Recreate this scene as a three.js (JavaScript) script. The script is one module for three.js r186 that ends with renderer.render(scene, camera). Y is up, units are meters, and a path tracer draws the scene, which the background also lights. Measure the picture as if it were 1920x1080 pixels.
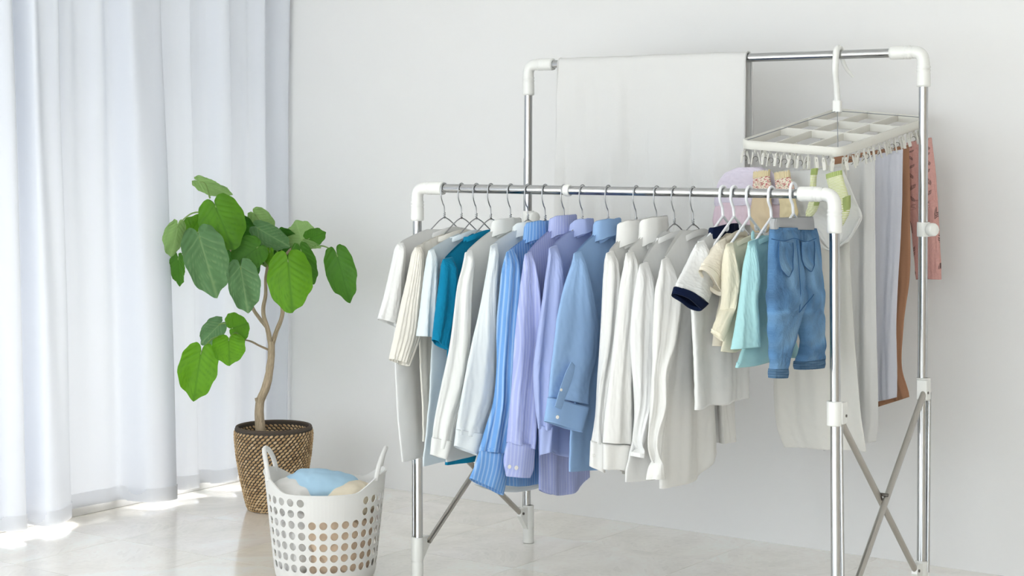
import * as THREE from 'three';
import { mergeGeometries } from 'three/addons/utils/BufferGeometryUtils.js';
import { RoundedBoxGeometry } from 'three/addons/geometries/RoundedBoxGeometry.js';
import { ImprovedNoise } from 'three/addons/math/ImprovedNoise.js';
import { RectAreaLightUniformsLib } from 'three/addons/lights/RectAreaLightUniformsLib.js';

// ------------------------------------------------------------ camera, sky, light, exposure
const scene = new THREE.Scene();
const EYE = new THREE.Vector3(5.287, 1.4, 5.698), YAW = THREE.MathUtils.degToRad(35.4), FOCAL = 3338, HORIZON = 280;
const camera = new THREE.PerspectiveCamera(2 * THREE.MathUtils.radToDeg(Math.atan(800 / FOCAL)), 1920 / 1600, 0.1, 100);
camera.position.copy(EYE);
camera.rotation.set(0, YAW, 0);
camera.setViewOffset(1920, 1600, 0, 520, 1920, 1080);        // a level camera with a shifted lens
camera.updateMatrixWorld(true);
scene.background = new THREE.Color(0.86, 0.935, 1.0);
scene.backgroundIntensity = 5.2;
RectAreaLightUniformsLib.init();
const renderer = new THREE.WebGLRenderer({ antialias: true });
renderer.toneMapping = THREE.LinearToneMapping;
renderer.toneMappingExposure = 0.85;
renderer.shadowMap.enabled = true;
const CEILING_LIGHT = 0.35;
const sun = new THREE.DirectionalLight(new THREE.Color(1, 0.95, 0.88), 13.0);      // hazy sun over the terrace
sun.name = 'hazy_sun'; sun.position.set(-10, 7.8, 3.4); sun.target.position.set(0, 0, 3); sun.castShadow = true; sun.shadow.radius = 45;
Object.assign(sun.shadow.camera, { left: -10, right: 10, top: 10, bottom: -10, near: 0.5, far: 40 }); sun.shadow.mapSize.set(2048, 2048);
scene.add(sun, sun.target);

// ------------------------------------------------------------ helpers
const V3 = (x, y, z) => new THREE.Vector3(x, y, z);
const noise3 = new ImprovedNoise();
const N = (x, y = 0, z = 0) => noise3.noise(x + 31.7, y + 12.3, z + 7.9);
function rng(seed) { let s = seed >>> 0; return () => { s = (s + 0x6D2B79F5) >>> 0; let t = s; t = Math.imul(t ^ (t >>> 15), t | 1); t ^= t + Math.imul(t ^ (t >>> 7), t | 61); return ((t ^ (t >>> 14)) >>> 0) / 4294967296; }; }
const lerp = (a, b, t) => a + (b - a) * t, clamp = (x, a = 0, b = 1) => Math.min(b, Math.max(a, x));
const smooth = (a, b, x) => { const t = clamp((x - a) / (b - a)); return t * t * (3 - 2 * t); };
const VIEW = V3(-Math.sin(YAW), 0, -Math.cos(YAW)), RIGHT = V3(Math.cos(YAW), 0, -Math.sin(YAW));
const ray = (px, py) => VIEW.clone().addScaledVector(RIGHT, (px - 960) / FOCAL).add(V3(0, -(py - HORIZON) / FOCAL, 0));
const at = (px, py, d) => EYE.clone().addScaledVector(ray(px, py), d);
const onX = (px, py, x) => { const r = ray(px, py); return EYE.clone().addScaledVector(r, (x - EYE.x) / r.x); };
const onZ = (px, py, z) => { const r = ray(px, py); return EYE.clone().addScaledVector(r, (z - EYE.z) / r.z); };
const depthOf = (x, z) => V3(x - EYE.x, 0, z - EYE.z).dot(VIEW);
const heightAt = (py, x, z) => EYE.y - (py - HORIZON) * depthOf(x, z) / FOCAL;

const taken = new Map(), bases = new WeakMap();
function numbered(name) { const n = taken.get(name) ?? 0; taken.set(name, n + 1); return n ? `${name}_${String(n).padStart(3, '0')}` : name; }
function shade(o) { o.traverse(m => { if (m.isMesh) { m.castShadow = true; m.receiveShadow = true; } }); return o; }
function tag(o, label, category, group, kind) {
  if (label) o.userData.label = label;
  if (category) o.userData.category = category;
  if (group) o.userData.group = group;
  if (kind) o.userData.kind = kind;
  return o;
}
function thing(name, base, label, category, group) {
  const g = new THREE.Group(); g.name = numbered(name); g.position.copy(base); scene.add(g);
  bases.set(g, base.clone());
  return tag(g, label, category, group);
}
function baseOf(o) { while (o && !bases.has(o)) o = o.parent; return o ? bases.get(o) : V3(0, 0, 0); }
function part(name, geometry, material, parent, label) {              // geometry is given in the room's metres
  const g = Array.isArray(geometry) ? merge(geometry) : geometry, b = baseOf(parent);
  g.translate(-b.x, -b.y, -b.z);
  const m = new THREE.Mesh(g, material); m.name = name; m.castShadow = m.receiveShadow = true;
  if (label) m.userData.label = label;
  parent.add(m);
  return m;
}
function structure(name, geometry, material, kind = 'structure') {
  const m = new THREE.Mesh(Array.isArray(geometry) ? merge(geometry) : geometry, material);
  m.name = name; m.userData.kind = kind; m.castShadow = m.receiveShadow = true; scene.add(m); bases.set(m, V3(0, 0, 0));
  return m;
}
function merge(list) {
  const out = list.map(g => {
    g = g.index ? g : g.clone();
    if (!g.index) { const n = g.attributes.position.count; g.setIndex([...Array(n).keys()]); }
    for (const k of Object.keys(g.attributes)) if (!['position', 'normal', 'uv'].includes(k)) g.deleteAttribute(k);
    return g;
  });
  return mergeGeometries(out);
}
const box = (x0, x1, y0, y1, z0, z1, r = 0) => {
  const g = r ? new RoundedBoxGeometry(x1 - x0, y1 - y0, z1 - z0, 2, r) : new THREE.BoxGeometry(x1 - x0, y1 - y0, z1 - z0);
  return g.translate((x0 + x1) / 2, (y0 + y1) / 2, (z0 + z1) / 2);
};
function rod(a, b, r, r2 = r, seg = 20) {
  const d = b.clone().sub(a), g = new THREE.CylinderGeometry(r2, r, d.length(), seg, 1);
  g.applyQuaternion(new THREE.Quaternion().setFromUnitVectors(V3(0, 1, 0), d.normalize()));
  return g.translate((a.x + b.x) / 2, (a.y + b.y) / 2, (a.z + b.z) / 2);
}
const tube = (pts, r, seg = 40, rad = 10, closed = false, tension = 0.5) => new THREE.TubeGeometry(new THREE.CatmullRomCurve3(pts, closed, 'catmullrom', tension), seg, r, rad, closed);
function taperTube(pts, radii, seg = 60, rad = 14) {                   // a branch: its radius follows the list
  const c = new THREE.CatmullRomCurve3(pts), g = new THREE.TubeGeometry(c, seg, 1, rad), p = g.attributes.position;
  for (let i = 0; i <= seg; i++) {
    const t = i / seg, o = c.getPointAt(t), f = t * (radii.length - 1), k = Math.min(radii.length - 2, Math.floor(f)), r = lerp(radii[k], radii[k + 1], f - k);
    for (let j = 0; j <= rad; j++) { const n = i * (rad + 1) + j, w = r * (1 + 0.12 * N(t * 14, j * 0.7)); p.setXYZ(n, o.x + (p.getX(n) - o.x) * w, o.y + (p.getY(n) - o.y) * w, o.z + (p.getZ(n) - o.z) * w); }
  }
  g.computeVertexNormals();
  return g;
}
function lathe(profile, at0, seg = 40) { const g = new THREE.LatheGeometry(profile.map(p => new THREE.Vector2(p[0], p[1])), seg); return g.translate(at0.x, at0.y, at0.z); }
function grid(nu, nv, f, wrapU = false) {                              // f(i/nu, j/nv) -> [x, y, z, u, v]
  const pos = [], uv = [], idx = [], w = wrapU ? nu : nu + 1;
  for (let j = 0; j <= nv; j++) for (let i = 0; i < w; i++) { const p = f(i / nu, j / nv); pos.push(p[0], p[1], p[2]); uv.push(p[3] ?? i / nu, p[4] ?? j / nv); }
  for (let j = 0; j < nv; j++) for (let i = 0; i < nu; i++) { const a = j * w + i, b = j * w + (i + 1) % w, c = a + w, d = b + w; idx.push(a, b, c, b, d, c); }
  const g = new THREE.BufferGeometry();
  g.setAttribute('position', new THREE.Float32BufferAttribute(pos, 3)); g.setAttribute('uv', new THREE.Float32BufferAttribute(uv, 2)); g.setIndex(idx); g.computeVertexNormals();
  return g;
}
function table(pts, t) {                                               // piecewise smooth reading of [[t, value], ...]
  if (t <= pts[0][0]) return pts[0][1];
  for (let i = 1; i < pts.length; i++) if (t <= pts[i][0]) { const a = pts[i - 1], b = pts[i]; return lerp(a[1], b[1], (t - a[0]) / (b[0] - a[0])); }
  return pts[pts.length - 1][1];
}

// ------------------------------------------------------------ textures and materials
function canvasTexture(w, h, paint, rx = 1, ry = 1, srgb = true) {
  const data = new Uint8Array(w * h * 4);
  for (let y = 0; y < h; y++) for (let x = 0; x < w; x++) { const c = paint(x / w, y / h, x, y), k = (y * w + x) * 4; data[k] = clamp(c[0], 0, 255); data[k + 1] = clamp(c[1], 0, 255); data[k + 2] = clamp(c[2], 0, 255); data[k + 3] = 255; }
  const t = new THREE.DataTexture(data, w, h); t.wrapS = t.wrapT = THREE.RepeatWrapping; t.magFilter = THREE.LinearFilter; t.minFilter = THREE.LinearMipmapLinearFilter; t.generateMipmaps = true;
  if (srgb) t.colorSpace = THREE.SRGBColorSpace;
  t.repeat.set(rx, ry); t.needsUpdate = true;
  return t;
}
const tileNoise = (u, v, f, s = 0) => {                                // noise that repeats over the unit square
  const a = u * Math.PI * 2, b = v * Math.PI * 2, r = f / (2 * Math.PI);
  return N(Math.cos(a) * r + s, Math.sin(a) * r + Math.cos(b) * r * 0.73, Math.sin(b) * r + s * 1.7);
};
const R0 = rng(5);
const terryBump = canvasTexture(256, 256, (u, v) => { const g = 128 + 60 * tileNoise(u, v, 60) + 90 * (R0() - 0.5); return [g, g, g]; }, 12, 12, false);
const weaveBump = canvasTexture(128, 128, (u, v, x, y) => { const g = 128 + 50 * ((x >> 1) % 2 === (y >> 1) % 2 ? 1 : -1) + 30 * (R0() - 0.5); return [g, g, g]; }, 16, 16, false);
const crumpleBump = canvasTexture(512, 512, (u, v) => { const g = 128 + 90 * tileNoise(u, v, 9) + 60 * tileNoise(u, v, 22, 3) + 20 * tileNoise(u, v, 60, 5); return [g, g, g]; }, 2.2, 1.6, false);
const plasterBump = canvasTexture(512, 512, (u, v) => { const g = 128 + 60 * tileNoise(u, v, 12) + 50 * tileNoise(u, v, 40, 2) + 20 * (R0() - 0.5); return [g, g, g]; }, 0.8, 0.8, false);
const stripes = (a, b, share, soft = 0.08) => canvasTexture(64, 4, u => { const t = smooth(0, soft, u) * (1 - smooth(share, share + soft, u)); return [0, 1, 2].map(k => lerp(a[k], b[k], t)); });
function withRepeat(t, x, y) { const c = t.clone(); c.repeat.set(x, y); c.needsUpdate = true; return c; }
const hex = s => { const n = parseInt(s.slice(1), 16); return [n >> 16, (n >> 8) & 255, n & 255]; };

function cloth(color, o = {}) {
  const m = new THREE.MeshPhysicalMaterial({ color: o.map ? '#ffffff' : color, map: o.map ?? null, roughness: 1, metalness: 0, side: THREE.DoubleSide, sheen: o.sheen ?? 0.15, sheenRoughness: 0.6, sheenColor: new THREE.Color('#ffffff'), specularIntensity: 0.25 });
  m.transmission = o.through ?? 0.12; m.thickness = 0;
  m.bumpMap = o.bump ?? crumpleBump; m.bumpScale = o.bumpScale ?? 0.0008;
  return m;
}
const steel = new THREE.MeshStandardMaterial({ color: '#bdbebf', metalness: 1, roughness: 0.16 });
const wire = new THREE.MeshStandardMaterial({ color: '#aeb0b2', metalness: 1, roughness: 0.3 });
const brace = new THREE.MeshStandardMaterial({ color: '#b4b0aa', metalness: 1, roughness: 0.32 });
const whitePlastic = new THREE.MeshPhysicalMaterial({ color: '#f1f1ec', roughness: 0.3, clearcoat: 0.4, clearcoatRoughness: 0.2 });
const hangerPlastic = new THREE.MeshPhysicalMaterial({ color: '#eff0f2', roughness: 0.35 });
const clipPlastic = new THREE.MeshPhysicalMaterial({ color: '#efede4', roughness: 0.4, transmission: 0.15, thickness: 0 });
const pinSteel = new THREE.MeshStandardMaterial({ color: '#6f6b66', metalness: 1, roughness: 0.35 });
const wallPaint = new THREE.MeshStandardMaterial({ color: '#efeeec', roughness: 0.9, bumpMap: plasterBump, bumpScale: 0.0012 });
const ceilingPaint = new THREE.MeshStandardMaterial({ color: '#f3f3f2', roughness: 0.95 });

// ------------------------------------------------------------ the room
const floorTones = [0, 1, 2, 3].map(s => new THREE.MeshPhysicalMaterial({
  map: canvasTexture(512, 512, (u, v) => {
    const w = tileNoise(u, v, 3, s * 3.1), a = tileNoise(u, v * 1 + 0.25 * w, 7, s + 2), b = tileNoise(u, v, 26, s + 9), c = tileNoise(u, v, 70, s + 1);
    const k = 1 + 0.045 * w + 0.04 * a + 0.02 * b + 0.015 * c - (b > 0.38 ? 0.03 : 0), t = [0, 2, -3, 1][s];
    return [(252 + t) * k, (246 + t) * k, (236 + t * 0.7) * (k + 0.02 * w)];
  }), roughness: 0.2, clearcoat: 0.8, clearcoatRoughness: 0.09, specularIntensity: 0.9,
}));
const FX0 = -0.2, FX1 = 7.6, FZ1 = 7.7, TOP = 3.0, TILE = 0.4667, TX = 1.377 % TILE, TZ = 0.842 % TILE;
const nTX = 7, nTZ = 5, seenX1 = TX + (nTX - 1) * TILE, seenZ1 = TZ + (nTZ - 1) * TILE;
const floor = structure('floor', [box(FX0 - 0.2, FX1 + 0.2, -0.12, -0.004, -0.2, FZ1 + 0.2), box(seenX1, FX1, -0.004, 0, 0, FZ1), box(FX0, seenX1, -0.004, 0, seenZ1, FZ1)], floorTones[0]);
{ const p = floor.geometry.attributes.position, uv = floor.geometry.attributes.uv; for (let i = 0; i < p.count; i++) uv.setXY(i, p.getX(i) * 1.2, p.getZ(i) * 1.2); }
const rTile = rng(77);
for (let i = 0; i < nTX; i++) for (let j = 0; j < nTZ; j++) {
  const x0 = i ? TX + (i - 1) * TILE : FX0, x1 = TX + i * TILE, z0 = j ? TZ + (j - 1) * TILE : 0, z1 = TZ + j * TILE, g = 0.0007;
  const geo = box(x0 + g, x1 - g, -0.006, 0.0002 * rTile(), z0 + g, z1 - g), p = geo.attributes.position, uv = geo.attributes.uv, ou = rTile(), ov = rTile();
  for (let k = 0; k < p.count; k++) uv.setXY(k, (p.getX(k) - x0) * 1.3 + ou, (p.getZ(k) - z0) * 1.3 + ov);
  part('tile', geo, floorTones[Math.floor(rTile() * 4)], floor);
}
const metreUV = (g, ax, ay) => { const p = g.attributes.position, uv = g.attributes.uv; for (let i = 0; i < p.count; i++) uv.setXY(i, p.getComponent(i, ax), p.getComponent(i, ay)); return g; };
structure('wall_back', metreUV(box(FX0 - 0.2, FX1 + 0.2, -0.004, TOP, -0.18, 0), 0, 1), wallPaint);
structure('wall_right', metreUV(box(FX1, FX1 + 0.2, 0, TOP, 0, FZ1), 2, 1), new THREE.MeshStandardMaterial({ color: '#e2d8ca', roughness: 0.9 }));
structure('ceiling', box(FX0 - 0.2, FX1 + 0.2, TOP, TOP + 0.15, -0.18, FZ1 + 0.2), ceilingPaint);
const LX0 = FX0 - 0.2, LX1 = FX0;                                       // the window wall
structure('wall_left', [box(LX0, LX1, 0, 0.07, 0, FZ1), box(LX0, LX1, 2.42, TOP, 0, FZ1), box(LX0, LX1, 0.07, 2.42, 0, 0.12), box(LX0, LX1, 0.07, 2.42, 4.1, 4.5), box(LX0, LX1, 0.07, 2.42, 7.5, FZ1)].map(g => metreUV(g, 2, 1)), wallPaint);
structure('wall_front', [box(FX0, FX1, 0, 0.3, FZ1, FZ1 + 0.2), box(FX0, FX1, 2.8, TOP, FZ1, FZ1 + 0.2), box(FX0, 0.2, 0.3, 2.8, FZ1, FZ1 + 0.2), box(7, FX1, 0.3, 2.8, FZ1, FZ1 + 0.2)], wallPaint);
structure('trim_1', metreUV(box(FX0, 0.005, 0, 0.055, 0, 7.5, 0.004), 2, 1), new THREE.MeshStandardMaterial({ color: '#d9d7d2', roughness: 0.7, bumpMap: plasterBump, bumpScale: 0.002 }));   // the low kerb under the curtains
const paneGlass = new THREE.MeshPhysicalMaterial({ color: '#ffffff', transmission: 1, thickness: 0, roughness: 0, ior: 1.45 });
const frameWhite = new THREE.MeshStandardMaterial({ color: '#e9eaea', roughness: 0.4 });
function sideWindow(n, z0, z1) {
  const x = LX0 + 0.1, w = structure('window_' + n, [box(x - 0.03, x + 0.03, 0.07, 0.12, z0, z1), box(x - 0.03, x + 0.03, 2.37, 2.42, z0, z1), ...[z0, (z0 + z1) / 2 - 0.025, z1 - 0.05].map(z => box(x - 0.03, x + 0.03, 0.12, 2.37, z, z + 0.05))], frameWhite);
  const mid = (z0 + z1) / 2;
  for (const [a, b] of [[z0 + 0.05, mid - 0.025], [mid + 0.025, z1 - 0.05]]) part('pane', box(x - 0.003, x + 0.003, 0.12, 2.37, a, b), paneGlass, w);
}
sideWindow(1, 0.12, 4.1); sideWindow(2, 4.5, 7.5);
{
  const z = FZ1 + 0.1, xs = [0.2, 1.9, 3.6, 5.3, 7], w = structure('window_3', [box(0.2, 7, 0.3, 0.36, z - 0.03, z + 0.03), box(0.2, 7, 2.74, 2.8, z - 0.03, z + 0.03), ...xs.map((x, i) => box(i === 4 ? x - 0.06 : x, i === 4 ? x : x + 0.06, 0.36, 2.74, z - 0.03, z + 0.03))], frameWhite);
  for (let i = 0; i < 4; i++) part('pane', box(xs[i] + 0.06, i === 3 ? 6.94 : xs[i + 1], 0.36, 2.74, z - 0.003, z + 0.003), paneGlass, w);
}
structure('balcony_slab', box(-1.7, FX0 - 0.2, 2.62, 2.8, -1.5, 9), ceilingPaint);
structure('terrace', box(-9, FX0 - 0.2, -0.2, -0.06, -5, 14), new THREE.MeshStandardMaterial({ color: '#d8d6d0', roughness: 0.9 }));
{ // a flat light panel on the ceiling
  const t = thing('ceiling_light', V3(2.7, TOP - 0.06, 3.9), 'wide flat white light panel on the ceiling in the middle of the room', 'light');
  part('frame', [box(1.75, 3.65, TOP - 0.06, TOP, 3.2, 3.25), box(1.75, 3.65, TOP - 0.06, TOP, 4.55, 4.6), box(1.75, 1.8, TOP - 0.06, TOP, 3.25, 4.55), box(3.6, 3.65, TOP - 0.06, TOP, 3.25, 4.55)], frameWhite, t);
  part('diffuser', box(1.8, 3.6, TOP - 0.045, TOP - 0.03, 3.25, 4.55), new THREE.MeshStandardMaterial({ color: '#ffffff', emissive: '#ffffff', emissiveIntensity: 1.2, roughness: 0.8 }), t);
  const l = new THREE.RectAreaLight(new THREE.Color(1, 0.96, 0.92), CEILING_LIGHT, 1.8, 1.3);
  l.position.set(2.7, TOP - 0.05, 3.9); l.lookAt(2.7, 0, 3.9); l.name = 'ceiling_light_glow'; scene.add(l);
}

// ------------------------------------------------------------ the sheer curtains
const S = 7 / 6;
const sheer = new THREE.MeshPhysicalMaterial({ color: '#dbdee4', roughness: 0.97, side: THREE.DoubleSide, transmission: 0.11, thickness: 0, ior: 1.15, specularIntensity: 0.2 });
const sheerHem = sheer.clone(); sheerHem.transmission = 0.45; sheerHem.color.set('#f6f7f9');
function curtain(label, hem, zTop0, zTop1, seed, hemY) {                 // hem: [z, x, hem height?] along the bottom edge, from one side to the other
  const c = new THREE.CatmullRomCurve3(hem.map(p => V3(p[1] * S, 0, p[0] * S)), false, 'centripetal'), pts = c.getSpacedPoints(420);
  const z0 = hem[0][0] * S, z1 = hem[hem.length - 1][0] * S, nV = 46, top = 2.5;
  const g = grid(420, nV, (u, v) => {
    const h = pts[Math.round(u * 420)], k = Math.pow(v, 0.75), zt = lerp(zTop0 * S, zTop1 * S, (h.z - z0) / (z1 - z0));
    const xt = 0.05 * S + 0.5 * (h.x - 0.05 * S) + (zTop0 > 1 ? 0.028 : 0.02) * Math.sin(u * (zTop0 - zTop1) * (zTop0 > 1 ? 62 : 48) + seed + 2.2 * N(u * 7, seed)) + (zTop0 > 1 ? 0.01 * Math.sin(u * 190 + seed) : 0.006 * Math.sin(u * 45 + seed));
    const y = lerp(top, hemY + 0.012 * N(u * 9, seed, 4) + (h.x < 0.035 ? 0.004 : 0), v);
    const sway = 0.012 * N(u * 10, v * 3, seed) * Math.sin(v * Math.PI);
    return [lerp(xt, h.x, k) + sway, y, lerp(zt, h.z, k), u * 3, v];
  });
  const t = thing('sheer_curtain', V3(0.06, hemY, (z0 + z1) / 2), label, 'curtain');
  part('drape', g, sheer, t);
  const band = grid(420, 2, (u, v) => { const h = pts[Math.round(u * 420)], y = hemY + 0.012 * N(u * 9, seed, 4) + (h.x < 0.035 ? 0.004 : 0); return [h.x + 0.003, y + v * 0.055, h.z, u * 3, v]; });
  part('hem', band, sheerHem, t);
}
curtain('long white sheer curtain filling the side of the window away from the wall corner', [[3.4, .06], [3.3, .1], [3.2, .02], [3.1, .11], [2.95, .03], [2.85, .1], [2.7, .02], [2.6, .1], [2.45, .03], [2.35, .11], [2.2, .02], [2.1, .1], [1.95, .03], [1.85, .1], [1.72, .02], [1.62, .11], [1.50, .12], [1.45, .01], [1.36, .01], [1.315, .11], [1.262, .115], [1.235, .02], [1.205, .02], [1.184, .125], [1.146, .13], [1.10, .11], [1.05, .075], [1.02, .02], [.92, .015], [.85, .02], [.79, .012], [.775, .03], [.744, .105], [.70, .122], [.625, .113], [.602, .04]], 3.4, .70, 1.3, 0.027);
curtain('white sheer curtain next to the wall corner behind the fig tree', [[.68, .012], [.62, .015], [.57, .035], [.545, .05], [.519, .064], [.475, .065], [.452, .02], [.41, .012], [.385, .03], [.35, .08], [.31, .085], [.28, .04], [.24, .03], [.2, .08], [.16, .085], [.12, .03], [.07, .06], [.03, .07], [.02, .02]], .78, .012, 4.1, 0.03);
{
  const t = thing('curtain_rail', V3(0.05, 2.5, 2), 'slim white rail carrying the sheer curtains at the window head', 'rail');
  part('track', box(0.02, 0.1, 2.5, 2.53, 0.02, 4.2, 0.004), frameWhite, t);
  for (const z of [0.3, 2.1, 3.9]) part('bracket', box(FX0, 0.06, 2.53, 2.55, z, z + 0.03), frameWhite, t);
}

// ------------------------------------------------------------ the drying rack
const XL = 1.664, XR = 3.146, ZF = 1.134, ZB = 0.4993, YF = 1.274, YT = 1.7, RB = 0.0143;
{
  const t = thing('drying_rack', V3((XL + XR) / 2, 0, (ZF + ZB) / 2), 'two-tier stainless steel drying rack with white plastic elbow joints and crossed braces', 'drying rack');
  part('bar', [rod(V3(XL + 0.05, YF, ZF), V3(2.24, YF, ZF), RB), rod(V3(2.24, YF, ZF), V3(XR - 0.05, YF, ZF), RB - 0.0008)], steel, t, 'low front rail carrying the hangers');
  part('bar', [rod(V3(XL + 0.05, YT, ZB), V3(2.4, YT, ZB), RB), rod(V3(2.4, YT, ZB), V3(XR - 0.05, YT, ZB), RB)], steel, t, 'high rear rail carrying the towel');
  part('bar_collar', lathe([[RB, -0.012], [RB + 0.003, -0.011], [RB + 0.004, -0.004], [RB + 0.0035, 0.007], [RB, 0.012]], V3(0, 0, 0), 28).rotateZ(Math.PI / 2).translate(2.252, YF, ZF), whitePlastic, t);
  const socket = (len) => [[RB, 0], [0.0205, 0.001], [0.0215, len * 0.1], [0.0212, len * 0.55], [0.0196, len * 0.62], [0.0215, len * 0.66], [0.0215, len * 0.72], [0.0192, len * 0.75], [0.0215, len * 0.79], [0.0213, len * 0.86], [0.0192, len * 0.89], [0.0198, len]];
  for (const [x, dx, y, z] of [[XL, 1, YF, ZF], [XR, -1, YF, ZF], [XL, 1, YT, ZB], [XR, -1, YT, ZB]]) {
    const bend = 0.033, c = new THREE.QuadraticBezierCurve3(V3(x + dx * bend, y, z), V3(x, y, z), V3(x, y - bend, z));
    const g = [new THREE.TubeGeometry(c, 18, 0.0192, 24)];
    g.push(lathe(socket(0.075), V3(0, 0, 0), 28).translate(x, y - bend - 0.075, z));
    g.push(lathe(socket(0.075), V3(0, 0, 0), 28).rotateZ(dx * Math.PI / 2).translate(x + dx * (bend + 0.075), y, z));
    part('elbow_joint', g, whitePlastic, t);
    const tilt = z === ZB ? -0.006 : 0.006, out = x === XL ? -1 : 1;
    part('leg', rod(V3(x + (x === XR ? tilt : tilt * 0.7 + (z === ZB ? -0.004 : 0)), 0.09, z), V3(x, y - bend - 0.05, z), RB + 0.0005, RB, 24), steel, t);
    part('side_channel', rod(V3(x + out * 0.0185 + (x === XR ? tilt : 0), 0.1, z - 0.004), V3(x + out * 0.0175, x === XR ? (z === ZF ? heightAt(778, x, z) : heightAt(735, x, z)) : y - bend - 0.3, z - 0.004), 0.0055, 0.0055, 14), steel, t);
  }
  const sign = z => (z === ZF ? -1 : 1);
  for (const x of [XL, XR]) for (const z of [ZF, ZB]) {
    const tx = x + (x === XR ? (z === ZB ? -0.006 : 0.006) : 0), dz = sign(z);
    // foot with a pivot lug that points to the other leg
    const lug = new THREE.Shape(); lug.moveTo(0, 0); lug.lineTo(0, 0.075); lug.lineTo(0.052, 0.075); lug.lineTo(0.056, 0.05); lug.lineTo(0.014, -0.005); lug.closePath();
    const lg = new THREE.ExtrudeGeometry(lug, { depth: 0.016, bevelEnabled: true, bevelSize: 0.0015, bevelThickness: 0.0015, bevelSegments: 2 }).translate(0, 0, -0.008);
    lg.rotateY(-dz * Math.PI / 2).translate(tx, 0.062 - 0.008 + 0.0, z);
    const f = part('foot', [lathe([[0.0, 0], [0.0185, 0], [0.0195, 0.004], [0.0195, 0.05], [0.0178, 0.053], [0.0195, 0.056], [0.02, 0.06], [0.02, 0.132], [RB, 0.134]], V3(tx, 0, z), 28), lg], whitePlastic, t);
    part('rivet', rod(V3(tx - 0.012, 0.112, z + dz * 0.045), V3(tx + 0.0125, 0.112, z + dz * 0.045), 0.0045), pinSteel, f);
    // clamp on the leg, where the brace of the other foot is pinned
    const cy = z === ZF ? heightAt(775, x, z) : heightAt(729, x, z), ch = 0.034;
    const cl = part('clamp', [lathe([[RB, -ch], [0.0205, -ch], [0.0212, -ch + 0.003], [0.0212, ch - 0.003], [0.0205, ch], [RB, ch]], V3(x, cy, z), 28), box(x - 0.009, x + 0.024, cy - ch * 0.9, cy + ch * 0.9, Math.min(z, z + dz * 0.034), Math.max(z, z + dz * 0.034), 0.003)], whitePlastic, t);
    part('rivet', rod(V3(x - 0.01, cy - 0.008, z + dz * 0.024), V3(x + 0.026, cy - 0.008, z + dz * 0.024), 0.004), pinSteel, cl);
    // this clamp's brace runs to the opposite foot
    const oz = z === ZF ? ZB : ZF, off = z === ZF ? -0.006 : 0.008, ox = x + (x === XR ? (oz === ZB ? -0.006 : 0.006) : 0);
    const b = part('brace', rod(V3(x + off + 0.004, cy - 0.008, z + dz * 0.026), V3(ox + off + 0.004, 0.112, oz + sign(oz) * 0.045), 0.0095, 0.0095, 18), brace, t);
    if (z === ZF) part('rivet', rod(V3(x - 0.012, (cy + 0.112) / 2, (ZF + ZB) / 2), V3(x + 0.022, (cy + 0.112) / 2, (ZF + ZB) / 2), 0.005), pinSteel, b);
  }
  for (const [x, py, dx] of [[XR, 430, 1], [XL, 407, 1]]) {
    const y = heightAt(py, x, ZB);
    const cl = part('height_clamp', [lathe([[RB, -0.022], [0.02, -0.022], [0.0205, 0], [0.02, 0.022], [RB, 0.022]], V3(x, y, ZB), 28), box(x, x + 0.03, y - 0.018, y + 0.018, ZB - 0.012, ZB + 0.012, 0.003)], whitePlastic, t);
    part('knob', lathe([[0, 0], [0.019, 0.001], [0.0215, 0.006], [0.0205, 0.02], [0.016, 0.026], [0, 0.028]], V3(0, 0, 0), 10).rotateZ(-Math.PI / 2).rotateY(-0.5).translate(x + 0.022, y, ZB + 0.006), whitePlastic, cl);
  }
}

// ------------------------------------------------------------ cloth shapes
// rows: {c, w, d}: middle, half width and half thickness of a flattened tube, from its top to its hem
function softTube(rows, o = {}) {
  const M = o.M ?? 72, K = o.K ?? 60, fold = o.fold ?? (() => 0), lip = o.lip ?? 0.012;
  const curve = k => new THREE.CatmullRomCurve3(rows.map(r => r[k]), false, 'centripetal'), cc = curve('c'), cw = new THREE.CatmullRomCurve3(rows.map(r => r.w)), cd = new THREE.CatmullRomCurve3(rows.map(r => r.d));
  const lens = []; let L = 0; const n = K;
  const vs = []; for (let j = 0; j <= n; j++) vs.push(j / n);
  const extra = lip ? 2 : 0, total = n + extra + (o.capTop === false ? 0 : 1);
  const ring = (a, v, sc, up) => {
    const c = cc.getPoint(v), w = cw.getPoint(v), d = cd.getPoint(v), s = Math.cos(a), q = Math.sin(a), dn = d.clone().normalize(), f = fold(s, v, q) * (o.flat ?? 1);
    const p = c.clone().addScaledVector(w, s * (1 - (1 - sc) * 0.25)).addScaledVector(d, Math.sign(q) * Math.pow(Math.abs(q), 0.75) * sc).addScaledVector(dn, f);
    p.y += up + (o.edge ? o.edge(s, v, q) : 0);
    return [p.x, p.y, p.z, s * w.length(), v * (o.length ?? 0.6)];
  };
  return grid(M, total, (i, j) => {
    const a = i * Math.PI * 2, k = Math.round(j * total) - (o.capTop === false ? 0 : 1);
    if (k < 0) return ring(a, 0, 0.05, 0);
    if (k <= n) return ring(a, vs[k], 1, 0);
    return ring(a, 1, 0.8, k === n + 1 ? 0.001 : lip);
  }, true);
}
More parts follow.
